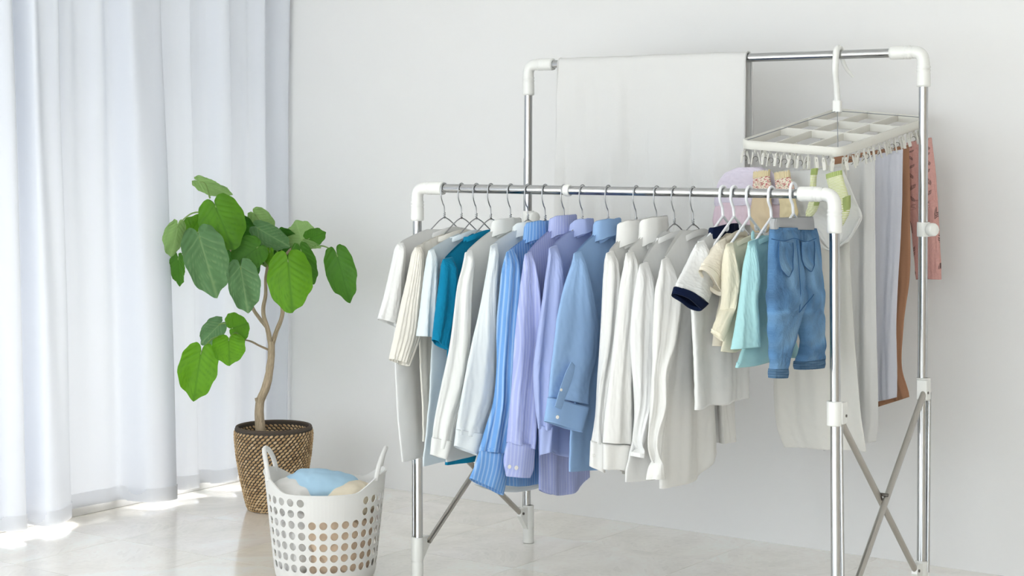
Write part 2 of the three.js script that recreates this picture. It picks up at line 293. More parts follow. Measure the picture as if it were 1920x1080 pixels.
// rows traced in the plane at x: [x left, y left, x right, y right] in the photograph's pixels
function rowsOnX(x, px, thick, turn = 0) {
  const list = px.map((r, i) => { const k = typeof turn === 'function' ? turn(i / (px.length - 1)) : turn, a = onX(r[0], r[1], x - k), b = onX(r[2], r[3], x + k); return [a, b]; });
  return list.map(([a, b], i) => {
    const c = a.clone().add(b).multiplyScalar(0.5), w = b.clone().sub(a).multiplyScalar(0.5), p = list[Math.max(0, i - 1)], n = list[Math.min(list.length - 1, i + 1)];
    const down = n[0].clone().add(n[1]).sub(p[0]).sub(p[1]);
    const d = w.clone().cross(down).normalize(); if (d.x < 0) d.negate();
    const t = typeof thick === 'function' ? thick(i / (list.length - 1)) : thick;
    return { c, w, d: d.multiplyScalar(t) };
  });
}
const folds = (seed, amp, freq, o = {}) => (s, v) => {
  const k = smooth(0, o.start ?? 0.25, v) * lerp(0.35, 1, v), ph = 1.6 * N(v * (o.wander ?? 1.6), seed) + seed * 1.3;
  return k * amp * (Math.sin(s * freq + ph) * 0.7 + 0.9 * N(s * freq * 0.55 + seed, v * 2.2, seed * 3.1)) + (o.wrinkle ?? 0.0015) * N(s * 6 + seed, v * 22, seed) * smooth(0.02, 0.15, v) + (o.rib ? o.rib * Math.sin(s * (o.ribs ?? 40)) : 0);
};

const ZC = ZF;                                                          // hanger middles lie under the front rail
function garmentBody(o) {
  const X = o.X, zc = o.zc ?? ZC, yN = heightAt(o.neck, X, zc), tip = onX(o.tip[0], o.tip[1], X), zt = tip.z - zc;
  const near = o.near.map(p => onX(p[0], p[1], X)).map(p => [-p.y, p.z - zc]), hemY = o.hem.map ? onX(o.hem[0], o.hem[1], X).y : o.hem;
  near.unshift([-(tip.y + 0.005), zt]);
  const far = o.far ?? 1, K = 70, M = 120, half = o.half ?? 0.014, sd = o.seed;
  const fd = o.fold ?? folds(sd, 0.009, 7, { wander: 1.2 });
  const topY = s => { const a = Math.abs(s), h = o.hole ?? 0.36; return a < h ? yN - (o.dip ?? 0.004) * (1 - a / h) : lerp(yN, tip.y, Math.pow((a - h) / (1 - h), 1.25)); };
  const pt = (a, v, sc, up) => {
    const s = Math.cos(a), q = Math.sin(a), W = table(near, -lerp(tip.y, hemY, v)) * (s < 0 ? lerp(1, far, smooth(0, 0.15, v)) : 1);
    const hy = hemY + (o.tail ? o.tail(s, q) : 0.008 * N(s * 2, sd)), y = lerp(topY(s), hy, v) + up;
    const open = o.open ? o.open * Math.exp(-v * 18) * (Math.abs(s) < 0.42 ? Math.cos(s / 0.42 * Math.PI / 2) : 0) : 0;
    const th = half * (0.35 + 0.65 * smooth(0, 0.12, v)) * Math.pow(Math.abs(q), 0.7) * Math.sign(q) * sc + open * Math.sign(q);
    return [X + th + fd(s, v) * 1, y, zc + s * W * (1 - (1 - sc) * 0.06), s * W, v * 0.75];
  };
  return grid(M, K + 2, (i, j) => { const k = Math.round(j * (K + 2)), a = i * Math.PI * 2; return k <= K ? pt(a, k / K, 1, 0) : pt(a, 1, 0.75, k === K + 1 ? 0.001 : 0.014); }, true);
}
function collar(o) {                                                    // folded collar: the stand inside, the leaf outside
  const [x0, x1, yt, yb] = o.px, X = o.X, mid = onX((x0 + x1) / 2, yt, X), zc = mid.z, bx = o.bx ?? 0.03, D = depthOf(X, zc);
  const kz = FOCAL * 0.55 / D, kx = FOCAL * 0.83 / D, hp = (x1 - x0) / 2, az = Math.sqrt(Math.max(0.0009, hp * hp - (bx * kx) ** 2)) / kz;
  const top = heightAt(yt, X + bx * 0.4, zc), hgt = (yb - yt) * D / FOCAL, prof = [[0.82, -1.15], [0.86, -0.6], [0.9, -0.1], [0.935, 0.0], [0.985, -0.06], [1.03, -0.45], [1.1, -0.82], [1.16, -1.02], [1.13, -1.03], [1.03, -0.8]];
  return grid(72, prof.length - 1, (i, j) => {
    const a = i * Math.PI * 2, [r, h] = prof[Math.round(j * (prof.length - 1))], back = Math.cos(a), f = 0.5 - 0.5 * back;
    const y = top + h * hgt * (1 + 0.25 * Math.abs(Math.sin(a))) - 0.03 * f * f + 0.003 * N(a * 2, h * 3, o.seed) - (h < -0.5 ? 0.004 * Math.abs(Math.sin(a)) : 0);
    return [X + back * bx * r + 0.004 * N(a * 1.5, o.seed), y, zc + Math.sin(a) * az * r + 0.003 * N(a * 1.7, 4, o.seed), a * 0.06, h * hgt];
  }, true);
}
function neckBand(o) {                                                  // round neck rib of a T-shirt
  const [x0, x1, yt, yb] = o.px, X = o.X, zc = onX((x0 + x1) / 2, yt, X).z, az = Math.abs(onX(x0, yt, X).z - zc) * (o.k ?? 1), bx = o.bx ?? 0.02, y0 = heightAt((yt + yb) / 2, X, zc), hb = (yb - yt) * depthOf(X, zc) / FOCAL / 2;
  const prof = [[1.04, -1], [1.03, 0], [0.99, 0.9], [0.96, 1], [0.93, 0.8], [0.96, -0.6]];
  return grid(64, prof.length - 1, (i, j) => {
    const a = i * Math.PI * 2, [r, h] = prof[Math.round(j * (prof.length - 1))], back = Math.cos(a), s = Math.sin(a);
    return [X + back * bx * r, y0 + h * hb - (o.slope ?? 0.02) * s * s - (back < 0 ? 0.03 * back * back : 0), zc + s * az * r, a * 0.06, h * 0.01];
  }, true);
}
const disc = (p, n, r, t = 0.0022) => lathe([[0, 0], [r, 0], [r, t * 0.7], [r * 0.8, t], [r * 0.55, t * 0.75], [0, t * 0.75]], V3(0, 0, 0), 18).applyQuaternion(new THREE.Quaternion().setFromUnitVectors(V3(0, 1, 0), n.clone().normalize())).translate(p.x, p.y, p.z);

// ------------------------------------------------------------ hangers
const HX = [1.522, 1.581, 1.632, 1.681, 1.747, 1.804, 1.860, 1.921, 1.978, 2.058, 2.143, 2.204, 2.256, 2.310, 2.395, 2.426, 2.469, 2.529, 2.588].map(x => x * S);
const hookPath = (x, y, z, r, drop, jog) => { const p = []; for (let a = -0.75; a <= Math.PI + 0.12; a += 0.25) p.push(V3(x, y + Math.sin(a) * r, z - Math.cos(a) * r)); p.push(V3(x, y - drop * 0.28, z + r * 1.02), V3(x, y - drop * 0.52, z + lerp(r, 0, 0.5)), V3(x, y - drop * 0.64, z + jog), V3(x, y - drop, z)); return p; };
const hangerLabels = ['holding the outermost white T-shirt', 'holding the cream ribbed knit top', 'holding the pale blue-white T-shirt', 'holding the teal T-shirt', 'holding the white shirt beside the teal T-shirt', 'holding the ice-white shirt beside the blue striped one', 'holding the bright blue striped shirt', 'holding the lavender striped shirt', 'holding the plain periwinkle shirt', 'holding the plain sky blue shirt', 'holding the white shirt just right of the sky blue one', 'holding the white shirt with the tallest white collar', 'holding the collarless white blouse next to the white collared shirts', 'holding the last white blouse before the navy-trimmed T-shirt'];
{
  const x = HX[0], yN = heightAt(407, x, ZC), t = thing('wire_hanger', V3(x, YF, ZC), 'thin steel wire hanger ' + hangerLabels[0], 'hanger', 'steel wire hangers on the front rail');
  part('hook', tube(hookPath(x, YF, ZC, RB + 0.003, YF - yN, 0.002), 0.0019, 80, 8), wire, t);
  const w = 0.145, dy = 0.084;
  for (const s of [1, -1]) part('arm', tube([V3(x, yN, ZC), V3(x, yN - 0.012, ZC + s * 0.03), V3(x, yN - dy * 0.93, ZC + s * w * 0.93), V3(x, yN - dy - 0.006, ZC + s * w)], 0.0019, 30, 8, false, 0.2), wire, t);
  part('cross_wire', tube([V3(x, yN - dy - 0.006, ZC + w), V3(x, yN - dy - 0.016, ZC + w * 0.95), V3(x, yN - dy - 0.016, ZC - w * 0.95), V3(x, yN - dy - 0.006, ZC - w)], 0.0019, 40, 8, false, 0.1), wire, t);
  part('twist', tube([...Array(14).keys()].map(k => V3(x + 0.003 * Math.cos(k * 1.5), yN - 0.004 + k * 0.0014, ZC + 0.003 * Math.sin(k * 1.5))), 0.0014, 50, 6), wire, t);
  for (let i = 1; i < 14; i++) { const c = t.clone(); c.name = numbered('wire_hanger'); c.position.x = HX[i]; c.userData = { ...t.userData, label: 'thin steel wire hanger ' + hangerLabels[i] }; scene.add(c); }
}
{
  const labels = ['holding the navy-trimmed T-shirt', 'holding the cream short-sleeved baby top', 'holding the pale yellow long-sleeved baby top', 'holding the aqua long-sleeved baby top', 'holding the toddler jeans'];
  const x = HX[14], yN = heightAt(405, x, ZC), t = thing('plastic_hanger', V3(x, YF, ZC), 'white plastic hanger ' + labels[0], 'hanger', 'white plastic hangers on the front rail');
  part('hook', tube(hookPath(x, YF, ZC, RB + 0.0048, YF - yN, 0.004), 0.0042, 80, 10), hangerPlastic, t);
  const w = 0.12, dy = 0.08;
  for (const s of [1, -1]) {
    part('arm', tube([V3(x, yN, ZC), V3(x, yN - 0.012, ZC + s * 0.018), V3(x, yN - dy * 0.9, ZC + s * w * 0.92), V3(x, yN - dy - 0.008, ZC + s * w)], 0.0038, 30, 10, false, 0.2), hangerPlastic, t);
    part('strap_hook', tube([V3(x, yN - 0.024, ZC + s * 0.034), V3(x, yN - 0.036, ZC + s * 0.036), V3(x, yN - 0.04, ZC + s * 0.046), V3(x, yN - 0.03, ZC + s * 0.052)], 0.0028, 20, 8), hangerPlastic, t);
  }
  part('cross_bar', tube([V3(x, yN - dy - 0.008, ZC + w), V3(x, yN - dy - 0.014, ZC + w * 0.9), V3(x, yN - dy - 0.014, ZC - w * 0.9), V3(x, yN - dy - 0.008, ZC - w)], 0.0038, 30, 10, false, 0.1), hangerPlastic, t);
  for (let i = 1; i < 5; i++) { const c = t.clone(); c.name = numbered('plastic_hanger'); c.position.x = HX[14 + i]; if (i === 4) c.position.y += 0.012; c.userData = { ...t.userData, label: 'white plastic hanger ' + labels[i] }; scene.add(c); }
}

// ------------------------------------------------------------ the clothes on the front rail
const buttonMat = new THREE.MeshPhysicalMaterial({ color: '#f4f2ee', roughness: 0.25, clearcoat: 0.5 });
const blueStripe = stripes(hex('#76a8e4'), hex('#a3c5ee'), 0.35, 0.2), lilacStripe = stripes(hex('#b0baea'), hex('#c2caf0'), 0.35, 0.2);
const C = {
  white: cloth('#ececea', { through: 0.07 }), warmWhite: cloth('#f1f0ec'), cream: cloth('#f0ece2', { bumpScale: 0.002 }), ice: cloth('#e6eff3'), teal: cloth('#1480a6', { through: 0.05, sheen: 0.3, bumpScale: 0.003 }),
  shirtWhite: cloth('#eff0ed'), shirtIce: cloth('#eaf0f2'), blue: cloth('#ffffff', { map: withRepeat(blueStripe, 78, 1), through: 0.08, bumpScale: 0.003 }), lavender: cloth('#ffffff', { map: withRepeat(lilacStripe, 95, 1), through: 0.08 }),
  periwinkle: cloth('#b0bde8', { through: 0.08 }), sky: cloth('#98b9e2', { through: 0.06 }), navy: cloth('#121d38', { through: 0, sheen: 0.25, bumpScale: 0.001 }), babyCream: cloth('#f0e8d6'), babyYellow: cloth('#f0e9d2'), aqua: cloth('#b2dfe2', { through: 0.1 }),
};
function sleeve(t, o) {
  const X = o.X + (o.off ?? 0.014), rows = rowsOnX(X, o.rows, v => (o.t ?? 0.017) * (0.2 + 0.8 * smooth(0, 0.25, v)), v => (o.turn ?? 0.02) * smooth(0, 0.3, v));
  const m = part('sleeve', softTube(rows, { fold: o.fold ?? folds(o.seed, o.amp ?? 0.006, o.freq ?? 4.5, { start: 0.2, wrinkle: 0.0014, rib: o.rib, ribs: o.ribs }), M: o.M ?? 80, K: 80, lip: 0.012, length: 0.6 }), o.mat, t);
  if (o.cuff) {
    const cr = rowsOnX(X + 0.001, o.cuff, (o.t ?? 0.017) * 0.9 + 0.0015, o.turn ?? 0.02);
    part('cuff', softTube(cr, { fold: s => 0.003 * Math.sin(s * 4 + o.seed), M: 64, K: 12, lip: 0.01, length: 0.06 }), o.cuffMat ?? o.mat, m);
  }
  for (const b of o.buttons ?? []) { const p = onX(b[0], b[1], X + (o.t ?? 0.017) + 0.004); part('button', disc(p, V3(0.9, 0.05, 0.35), b[2] ?? 0.0055), buttonMat, m); }
  if (o.placket) { const pr = rowsOnX(X + (o.t ?? 0.017) * 0.95 + 0.002, o.placket, 0.0022); part('placket', softTube(pr, { M: 40, K: 24, lip: 0 }), o.mat, m); }
  return m;
}
function farSleeve(t, o) {                                              // the sleeve on the wall side, hanging straight down
  const { X, seed } = o, z = o.z, y0 = o.y0, y1 = o.y1, w = o.w ?? 0.07, rows = [];
  for (let i = 0; i <= 5; i++) { const v = i / 5; rows.push({ c: V3(X - 0.008, lerp(y0, y1, v), z - 0.012 - (o.lean ?? 0.05) * v + 0.4 * w * v * 0), w: V3(0, 0.0, -lerp(0.015, w, smooth(0, 0.35, v)) * lerp(1, 0.8, v)), d: V3(0.016 * (0.5 + 0.5 * smooth(0, 0.2, v)), 0, 0) }); }
  part('sleeve', softTube(rows, { fold: folds(seed + 5, 0.006, 4), M: 60, K: 50, lip: 0.012 }), o.mat, t);
}
function garment(name, label, category, group, o) {
  const t = thing(name, V3(o.X, heightAt(o.neck, o.X, ZC), ZC), label, category, group);
  const tip = onX(o.tip[0], o.tip[1], o.X);
  part('body', garmentBody(o), o.mat, t);
  if (o.collar) part('collar', collar({ px: o.collar, X: o.X, seed: o.seed, bx: o.bx }), o.mat, t);
  if (o.band) part('neck_band', neckBand({ px: o.band, X: o.X, bx: o.bx ?? 0.022, slope: o.bandSlope }), o.bandMat ?? o.mat, t);
  sleeve(t, { X: o.X, seed: o.seed, mat: o.mat, ...o.sleeve });
  if (o.farSleeve !== false) { const hw = tip.z - ZC; farSleeve(t, { X: o.X, z: ZC - hw * (o.far ?? 1) * (o.farAt ?? 1), y0: tip.y - 0.004, y1: o.farSleeve?.y1 ?? tip.y - 0.5, w: o.farSleeve?.w, lean: o.farSleeve?.lean, mat: o.mat, seed: o.seed }); }
  return t;
}
const G = 'clothes on hangers along the front rail';
const shirtTail = (drop, lift = 0.0) => (s, q) => drop * (s * s) + lift * Math.sign(q) * (1 - s * s);   // rises at the side seams
garment('tshirt', 'plain white short-sleeved T-shirt, outermost at the curtain end of the front rail', 'T-shirt', G, {
  X: HX[0], seed: 1, mat: C.white, neck: 428, tip: [750, 454], near: [[740, 560], [738, 640], [745, 777], [753, 866]], hem: [753, 866], band: [806, 868, 424, 433], bx: 0.03, open: 0.012, far: 0.95, farSleeve: { y1: 0.98 },
  sleeve: { rows: [[745, 458, 756, 455], [741, 470, 760, 470], [733, 510, 757, 515], [722, 560, 754, 568], [711, 598, 750, 614]], t: 0.022, turn: 0.008 },
});
garment('knit_top', 'cream ribbed knit top with short sleeves beside the outermost white T-shirt', 'top', G, {
  X: HX[1], seed: 2, mat: C.cream, neck: 436, tip: [781, 462], near: [[786, 540], [786, 640], [789, 740], [791, 826]], hem: [791, 826], band: [820, 884, 430, 440], bx: 0.032, open: 0.014, farSleeve: { y1: 0.95 }, fold: folds(2, 0.008, 6, { rib: 0.0013, ribs: 44 }),
  sleeve: { rows: [[779, 464, 788, 462], [775, 476, 792, 476], [766, 520, 792, 524], [755, 570, 789, 576], [744, 622, 787, 628], [733, 673, 766, 687]], t: 0.022, rib: 0.0016, ribs: 26, M: 160, turn: 0.008 },
});
garment('tshirt', 'pale ice-white short-sleeved T-shirt between the cream knit top and the teal T-shirt', 'T-shirt', G, {
  X: HX[2], seed: 3, mat: C.ice, neck: 436, tip: [806, 468], near: [[812, 560], [812, 640], [808, 750], [796, 862]], hem: [796, 874], band: [846, 908, 430, 440], bx: 0.032, open: 0.012, farSleeve: { y1: 0.95 },
  sleeve: { rows: [[804, 470, 814, 467], [801, 486, 818, 486], [796, 525, 817, 528], [790, 577, 815, 580], [783, 630, 812, 632]], t: 0.022, turn: 0.008 },
});
garment('tshirt', 'dark teal short-sleeved T-shirt hanging among the white tops', 'T-shirt', G, {
  X: HX[3], seed: 4, mat: C.teal, neck: 436, tip: [834, 484], near: [[838, 560], [839, 700], [839, 866]], hem: [839, 872], band: [872, 934, 430, 440], bx: 0.03, open: 0.008, farSleeve: { y1: 0.9 }, half: 0.02,
  sleeve: { rows: [[831, 486, 848, 482], [827, 500, 856, 505], [822, 545, 856, 552], [816, 592, 850, 605], [811, 637, 836, 656]], t: 0.02, turn: 0.01 },
});
garment('dress_shirt', 'white long-sleeved shirt with soft collar beside the teal T-shirt', 'shirt', G, {
  X: HX[4], seed: 5, mat: C.shirtWhite, neck: 428, tip: [876, 470], near: [[880, 540], [878, 650], [862, 760], [833, 862]], hem: [845, 866], collar: [921, 978, 408, 430], farSleeve: { y1: 0.55 },
  sleeve: { rows: [[872, 474, 886, 468], [868, 492, 890, 490], [858, 535, 886, 540], [842, 650, 881, 655], [829, 715, 872, 722], [814, 790, 852, 795], [808, 838, 845, 845]], cuff: [[809, 820, 847, 828], [806, 852, 839, 862]], amp: 0.008 },
});
garment('dress_shirt', 'ice-white long-sleeved shirt with low collar and long tail beside the bright blue striped shirt', 'shirt', G, {
  X: HX[5], seed: 6, mat: C.shirtIce, neck: 430, tip: [924, 458], near: [[929, 520], [931, 650], [922, 780], [888, 905]], hem: [888, 945], tail: shirtTail(0.06), collar: [962, 1008, 415, 434], farSleeve: { y1: 0.5 },
  sleeve: { rows: [[920, 461, 932, 456], [917, 478, 936, 480], [907, 540, 932, 545], [884, 650, 932, 655], [866, 740, 931, 738], [856, 795, 911, 800], [854, 815, 905, 822]], cuff: [[855, 805, 908, 815], [851, 836, 895, 854]], amp: 0.008 },
});
garment('dress_shirt', 'bright blue striped long-sleeved shirt with wide gathered cuff', 'shirt', G, {
  X: HX[6], seed: 7, mat: C.blue, neck: 440, tip: [953, 470], near: [[972, 560], [962, 700], [955, 820], [942, 905]], hem: [942, 925], tail: shirtTail(0.025), collar: [982, 1034, 413, 441], farSleeve: { y1: 0.5 },
  sleeve: { rows: [[950, 473, 962, 466], [945, 492, 972, 492], [939, 520, 976, 540], [932, 600, 970, 620], [931, 690, 964, 700], [925, 755, 962, 760], [912, 800, 957, 808], [899, 846, 951, 852]], cuff: [[900, 845, 954, 852], [892, 870, 952, 888], [881, 897, 944, 929]], amp: 0.008, freq: 6 },
});
garment('dress_shirt', 'lavender fine-striped long-sleeved shirt with the highest collar and white cuff button', 'shirt', G, {
  X: HX[7], seed: 8, mat: C.lavender, neck: 430, tip: [988, 474], near: [[1008, 560], [1012, 700], [1012, 820], [1012, 900]], hem: [1012, 940], tail: shirtTail(0.035), collar: [1029, 1083, 402, 431], farSleeve: { y1: 0.5 },
  sleeve: { rows: [[984, 477, 996, 472], [981, 496, 1004, 496], [975, 540, 1012, 545], [965, 650, 1018, 650], [960, 740, 1006, 745], [954, 800, 1003, 810], [952, 830, 1001, 842]], cuff: [[953, 828, 1003, 834], [946, 862, 1001, 876], [950, 893, 994, 896]], buttons: [[968, 877, 0.0065], [955, 875, 0.006]], amp: 0.009 },
});
garment('dress_shirt', 'plain periwinkle long-sleeved shirt between the lavender striped and sky blue shirts', 'shirt', G, {
  X: HX[8], seed: 9, mat: C.periwinkle, neck: 431, tip: [1034, 462], near: [[1040, 560], [1036, 700], [1034, 800], [1032, 850]], hem: [1032, 872], tail: shirtTail(0.045), collar: [1069, 1113, 409, 432], farSleeve: { y1: 0.5 },
  sleeve: { rows: [[1030, 465, 1044, 460], [1027, 484, 1054, 488], [1021, 525, 1060, 535], [1006, 640, 1052, 645], [1000, 700, 1040, 700], [1004, 770, 1036, 770], [1010, 800, 1035, 805]], cuff: [[1010, 795, 1038, 800], [1012, 854, 1034, 848]], amp: 0.009 },
});
garment('dress_shirt', 'plain sky blue long-sleeved shirt with buttoned sleeve placket and open cuff', 'shirt', G, {
  X: HX[9], seed: 10, mat: C.sky, neck: 436, tip: [1080, 472], near: [[1100, 560], [1085, 700], [1068, 800], [1064, 872]], hem: [1064, 884], tail: (s, q) => -0.025 * (1 - Math.abs(s)), collar: [1111, 1166, 409, 438], farSleeve: { y1: 0.5 },
  sleeve: { rows: [[1076, 475, 1090, 470], [1072, 494, 1100, 500], [1057, 540, 1112, 550], [1042, 610, 1123, 615], [1035, 670, 1119, 670], [1031, 715, 1106, 720], [1030, 745, 1103, 758]], cuff: [[1028, 745, 1103, 764], [1021, 790, 1090, 811]], buttons: [[1045, 782, 0.0055], [1052, 731, 0.0042]], placket: [[1071, 678, 1078, 686], [1060, 700, 1074, 706], [1048, 735, 1060, 745], [1040, 762, 1052, 768]], t: 0.016, amp: 0.006 },
});
garment('dress_shirt', 'white long-sleeved shirt hanging directly beside the sky blue shirt', 'shirt', G, {
  X: HX[10], seed: 11, mat: C.warmWhite, neck: 438, tip: [1142, 470], near: [[1150, 560], [1140, 700], [1140, 800], [1160, 886]], hem: [1165, 898], tail: shirtTail(0.03), collar: [1156, 1212, 411, 447], farSleeve: { y1: 0.5 },
  sleeve: { rows: [[1137, 475, 1150, 470], [1134, 494, 1160, 496], [1130, 540, 1164, 545], [1124, 650, 1156, 650], [1119, 715, 1146, 715], [1116, 780, 1140, 780], [1108, 830, 1137, 835]], cuff: [[1107, 826, 1137, 830], [1105, 873, 1135, 886]], buttons: [[1113, 854, 0.005]], amp: 0.008, t: 0.02 },
});
garment('dress_shirt', 'white long-sleeved shirt with tall stiff collar and broad flat cuff', 'shirt', G, {
  X: HX[11], seed: 12, mat: C.warmWhite, neck: 436, tip: [1178, 470], near: [[1190, 560], [1184, 700], [1184, 800], [1186, 880]], hem: [1186, 905], tail: shirtTail(0.03), collar: [1198, 1254, 405, 444], farSleeve: { y1: 0.5 },
  sleeve: { rows: [[1174, 475, 1188, 471], [1171, 494, 1196, 496], [1162, 540, 1198, 545], [1150, 650, 1188, 650], [1143, 715, 1184, 715], [1136, 775, 1183, 775], [1132, 830, 1182, 832]], cuff: [[1131, 832, 1183, 834], [1131, 880, 1181, 880]], amp: 0.006 },
});
garment('blouse', 'collarless white blouse between the tall-collared white shirt and the last white blouse', 'blouse', G, {
  X: HX[12], seed: 13, mat: C.white, neck: 432, tip: [1205, 490], near: [[1225, 560], [1215, 700], [1196, 800], [1180, 885]], hem: [1180, 905], tail: (s, q) => -0.01 * (1 - s * s), band: [1232, 1296, 431, 442], farSleeve: { y1: 0.5 },
  sleeve: { rows: [[1200, 496, 1214, 490], [1195, 520, 1224, 522], [1187, 570, 1230, 575], [1183, 630, 1228, 630], [1186, 700, 1224, 700], [1189, 760, 1221, 760], [1189, 820, 1212, 820], [1190, 856, 1200, 858]], amp: 0.008 },
});
garment('blouse', 'white blouse with narrow crumpled sleeve, last before the navy-trimmed T-shirt', 'blouse', G, {
  X: HX[13], seed: 14, mat: C.warmWhite, neck: 430, tip: [1246, 481], near: [[1270, 560], [1262, 640], [1250, 720], [1245, 800], [1240, 880]], hem: [1245, 915], tail: (s, q) => 0.055 * smooth(0.2, -1, s) + 0.0 * q, band: [1280, 1330, 428, 440], far: 0.78, half: 0.02, farSleeve: { y1: 0.51, w: 0.05, lean: 0.09 },
  sleeve: { rows: [[1241, 487, 1254, 482], [1237, 510, 1266, 512], [1228, 552, 1276, 560], [1223, 640, 1266, 642], [1222, 700, 1254, 700], [1218, 760, 1253, 757], [1217, 830, 1243, 822], [1224, 898, 1237, 899]], amp: 0.01, t: 0.018 },
});
{
  const t = garment('tshirt', 'white T-shirt with dark navy neckline and navy sleeve bands', 'T-shirt', G, {
    X: HX[14], seed: 15, mat: C.white, neck: 434, tip: [1309, 452], near: [[1296, 575], [1298, 660], [1300, 765]], hem: [1300, 768], far: 0.86, band: [1332, 1390, 418, 440], bandMat: C.navy, bandSlope: 0.01, bx: 0.026, open: 0.012, farSleeve: { y1: 1.0 }, half: 0.02,
    sleeve: { rows: [[1305, 458, 1320, 450], [1297, 472, 1332, 476], [1283, 502, 1338, 520], [1272, 524, 1334, 552], [1266, 538, 1328, 570]], t: 0.018, cuff: [[1266, 537, 1327, 571], [1264, 544, 1321, 577], [1262, 551, 1314, 583]], cuffMat: C.navy, amp: 0.005 },
  });
}
garment('baby_shirt', 'cream baby top with rolled short sleeve beside the navy-trimmed T-shirt', 'baby top', G, {
  X: HX[15], seed: 16, mat: C.babyCream, neck: 436, tip: [1346, 456], near: [[1350, 555], [1343, 600], [1338, 648]], hem: [1338, 650], band: [1358, 1400, 430, 440], bx: 0.018, far: 0.9, farSleeve: { y1: 1.02 },
  sleeve: { rows: [[1345, 455, 1360, 446], [1337, 466, 1362, 474], [1326, 486, 1360, 508], [1318, 500, 1355, 540]], t: 0.022, cuff: [[1319, 497, 1357, 540], [1314, 506, 1350, 555]], amp: 0.003, turn: 0.008 },
});
garment('baby_shirt', 'pale yellow long-sleeved baby top between the cream and aqua ones', 'baby top', G, {
  X: HX[16], seed: 17, mat: C.babyYellow, neck: 444, tip: [1368, 457], near: [[1376, 540], [1366, 600], [1357, 660]], hem: [1357, 662], band: [1378, 1436, 438, 448], bx: 0.018, far: 0.9, farSleeve: { y1: 0.9 },
  sleeve: { rows: [[1362, 458, 1374, 454], [1357, 472, 1380, 476], [1353, 505, 1387, 518], [1352, 560, 1386, 550], [1346, 600, 1367, 606], [1337, 628, 1354, 637]], t: 0.018, amp: 0.004 },
});
{
  const t = garment('baby_shirt', 'aqua long-sleeved baby top with small neck loop beside the toddler jeans', 'baby top', G, {
    X: HX[17], seed: 18, mat: C.aqua, neck: 440, tip: [1408, 452], near: [[1414, 540], [1402, 640], [1384, 688]], hem: [1384, 690], band: [1418, 1482, 434, 444], bx: 0.02, far: 1.0, farSleeve: { y1: 0.88 }, half: 0.018,
    sleeve: { rows: [[1403, 454, 1416, 448], [1399, 470, 1422, 476], [1393, 500, 1426, 530], [1386, 560, 1421, 562], [1379, 612, 1423, 610], [1372, 655, 1424, 650]], t: 0.018, amp: 0.004 },
  });
  const p = onX(1410, 440, HX[17] + 0.02);
  part('neck_loop', tube([V3(p.x, p.y - 0.012, p.z), V3(p.x + 0.003, p.y + 0.004, p.z + 0.006), V3(p.x + 0.003, p.y + 0.008, p.z - 0.002), V3(p.x, p.y - 0.012, p.z - 0.01)], 0.0025, 20, 8), C.aqua, t);
}

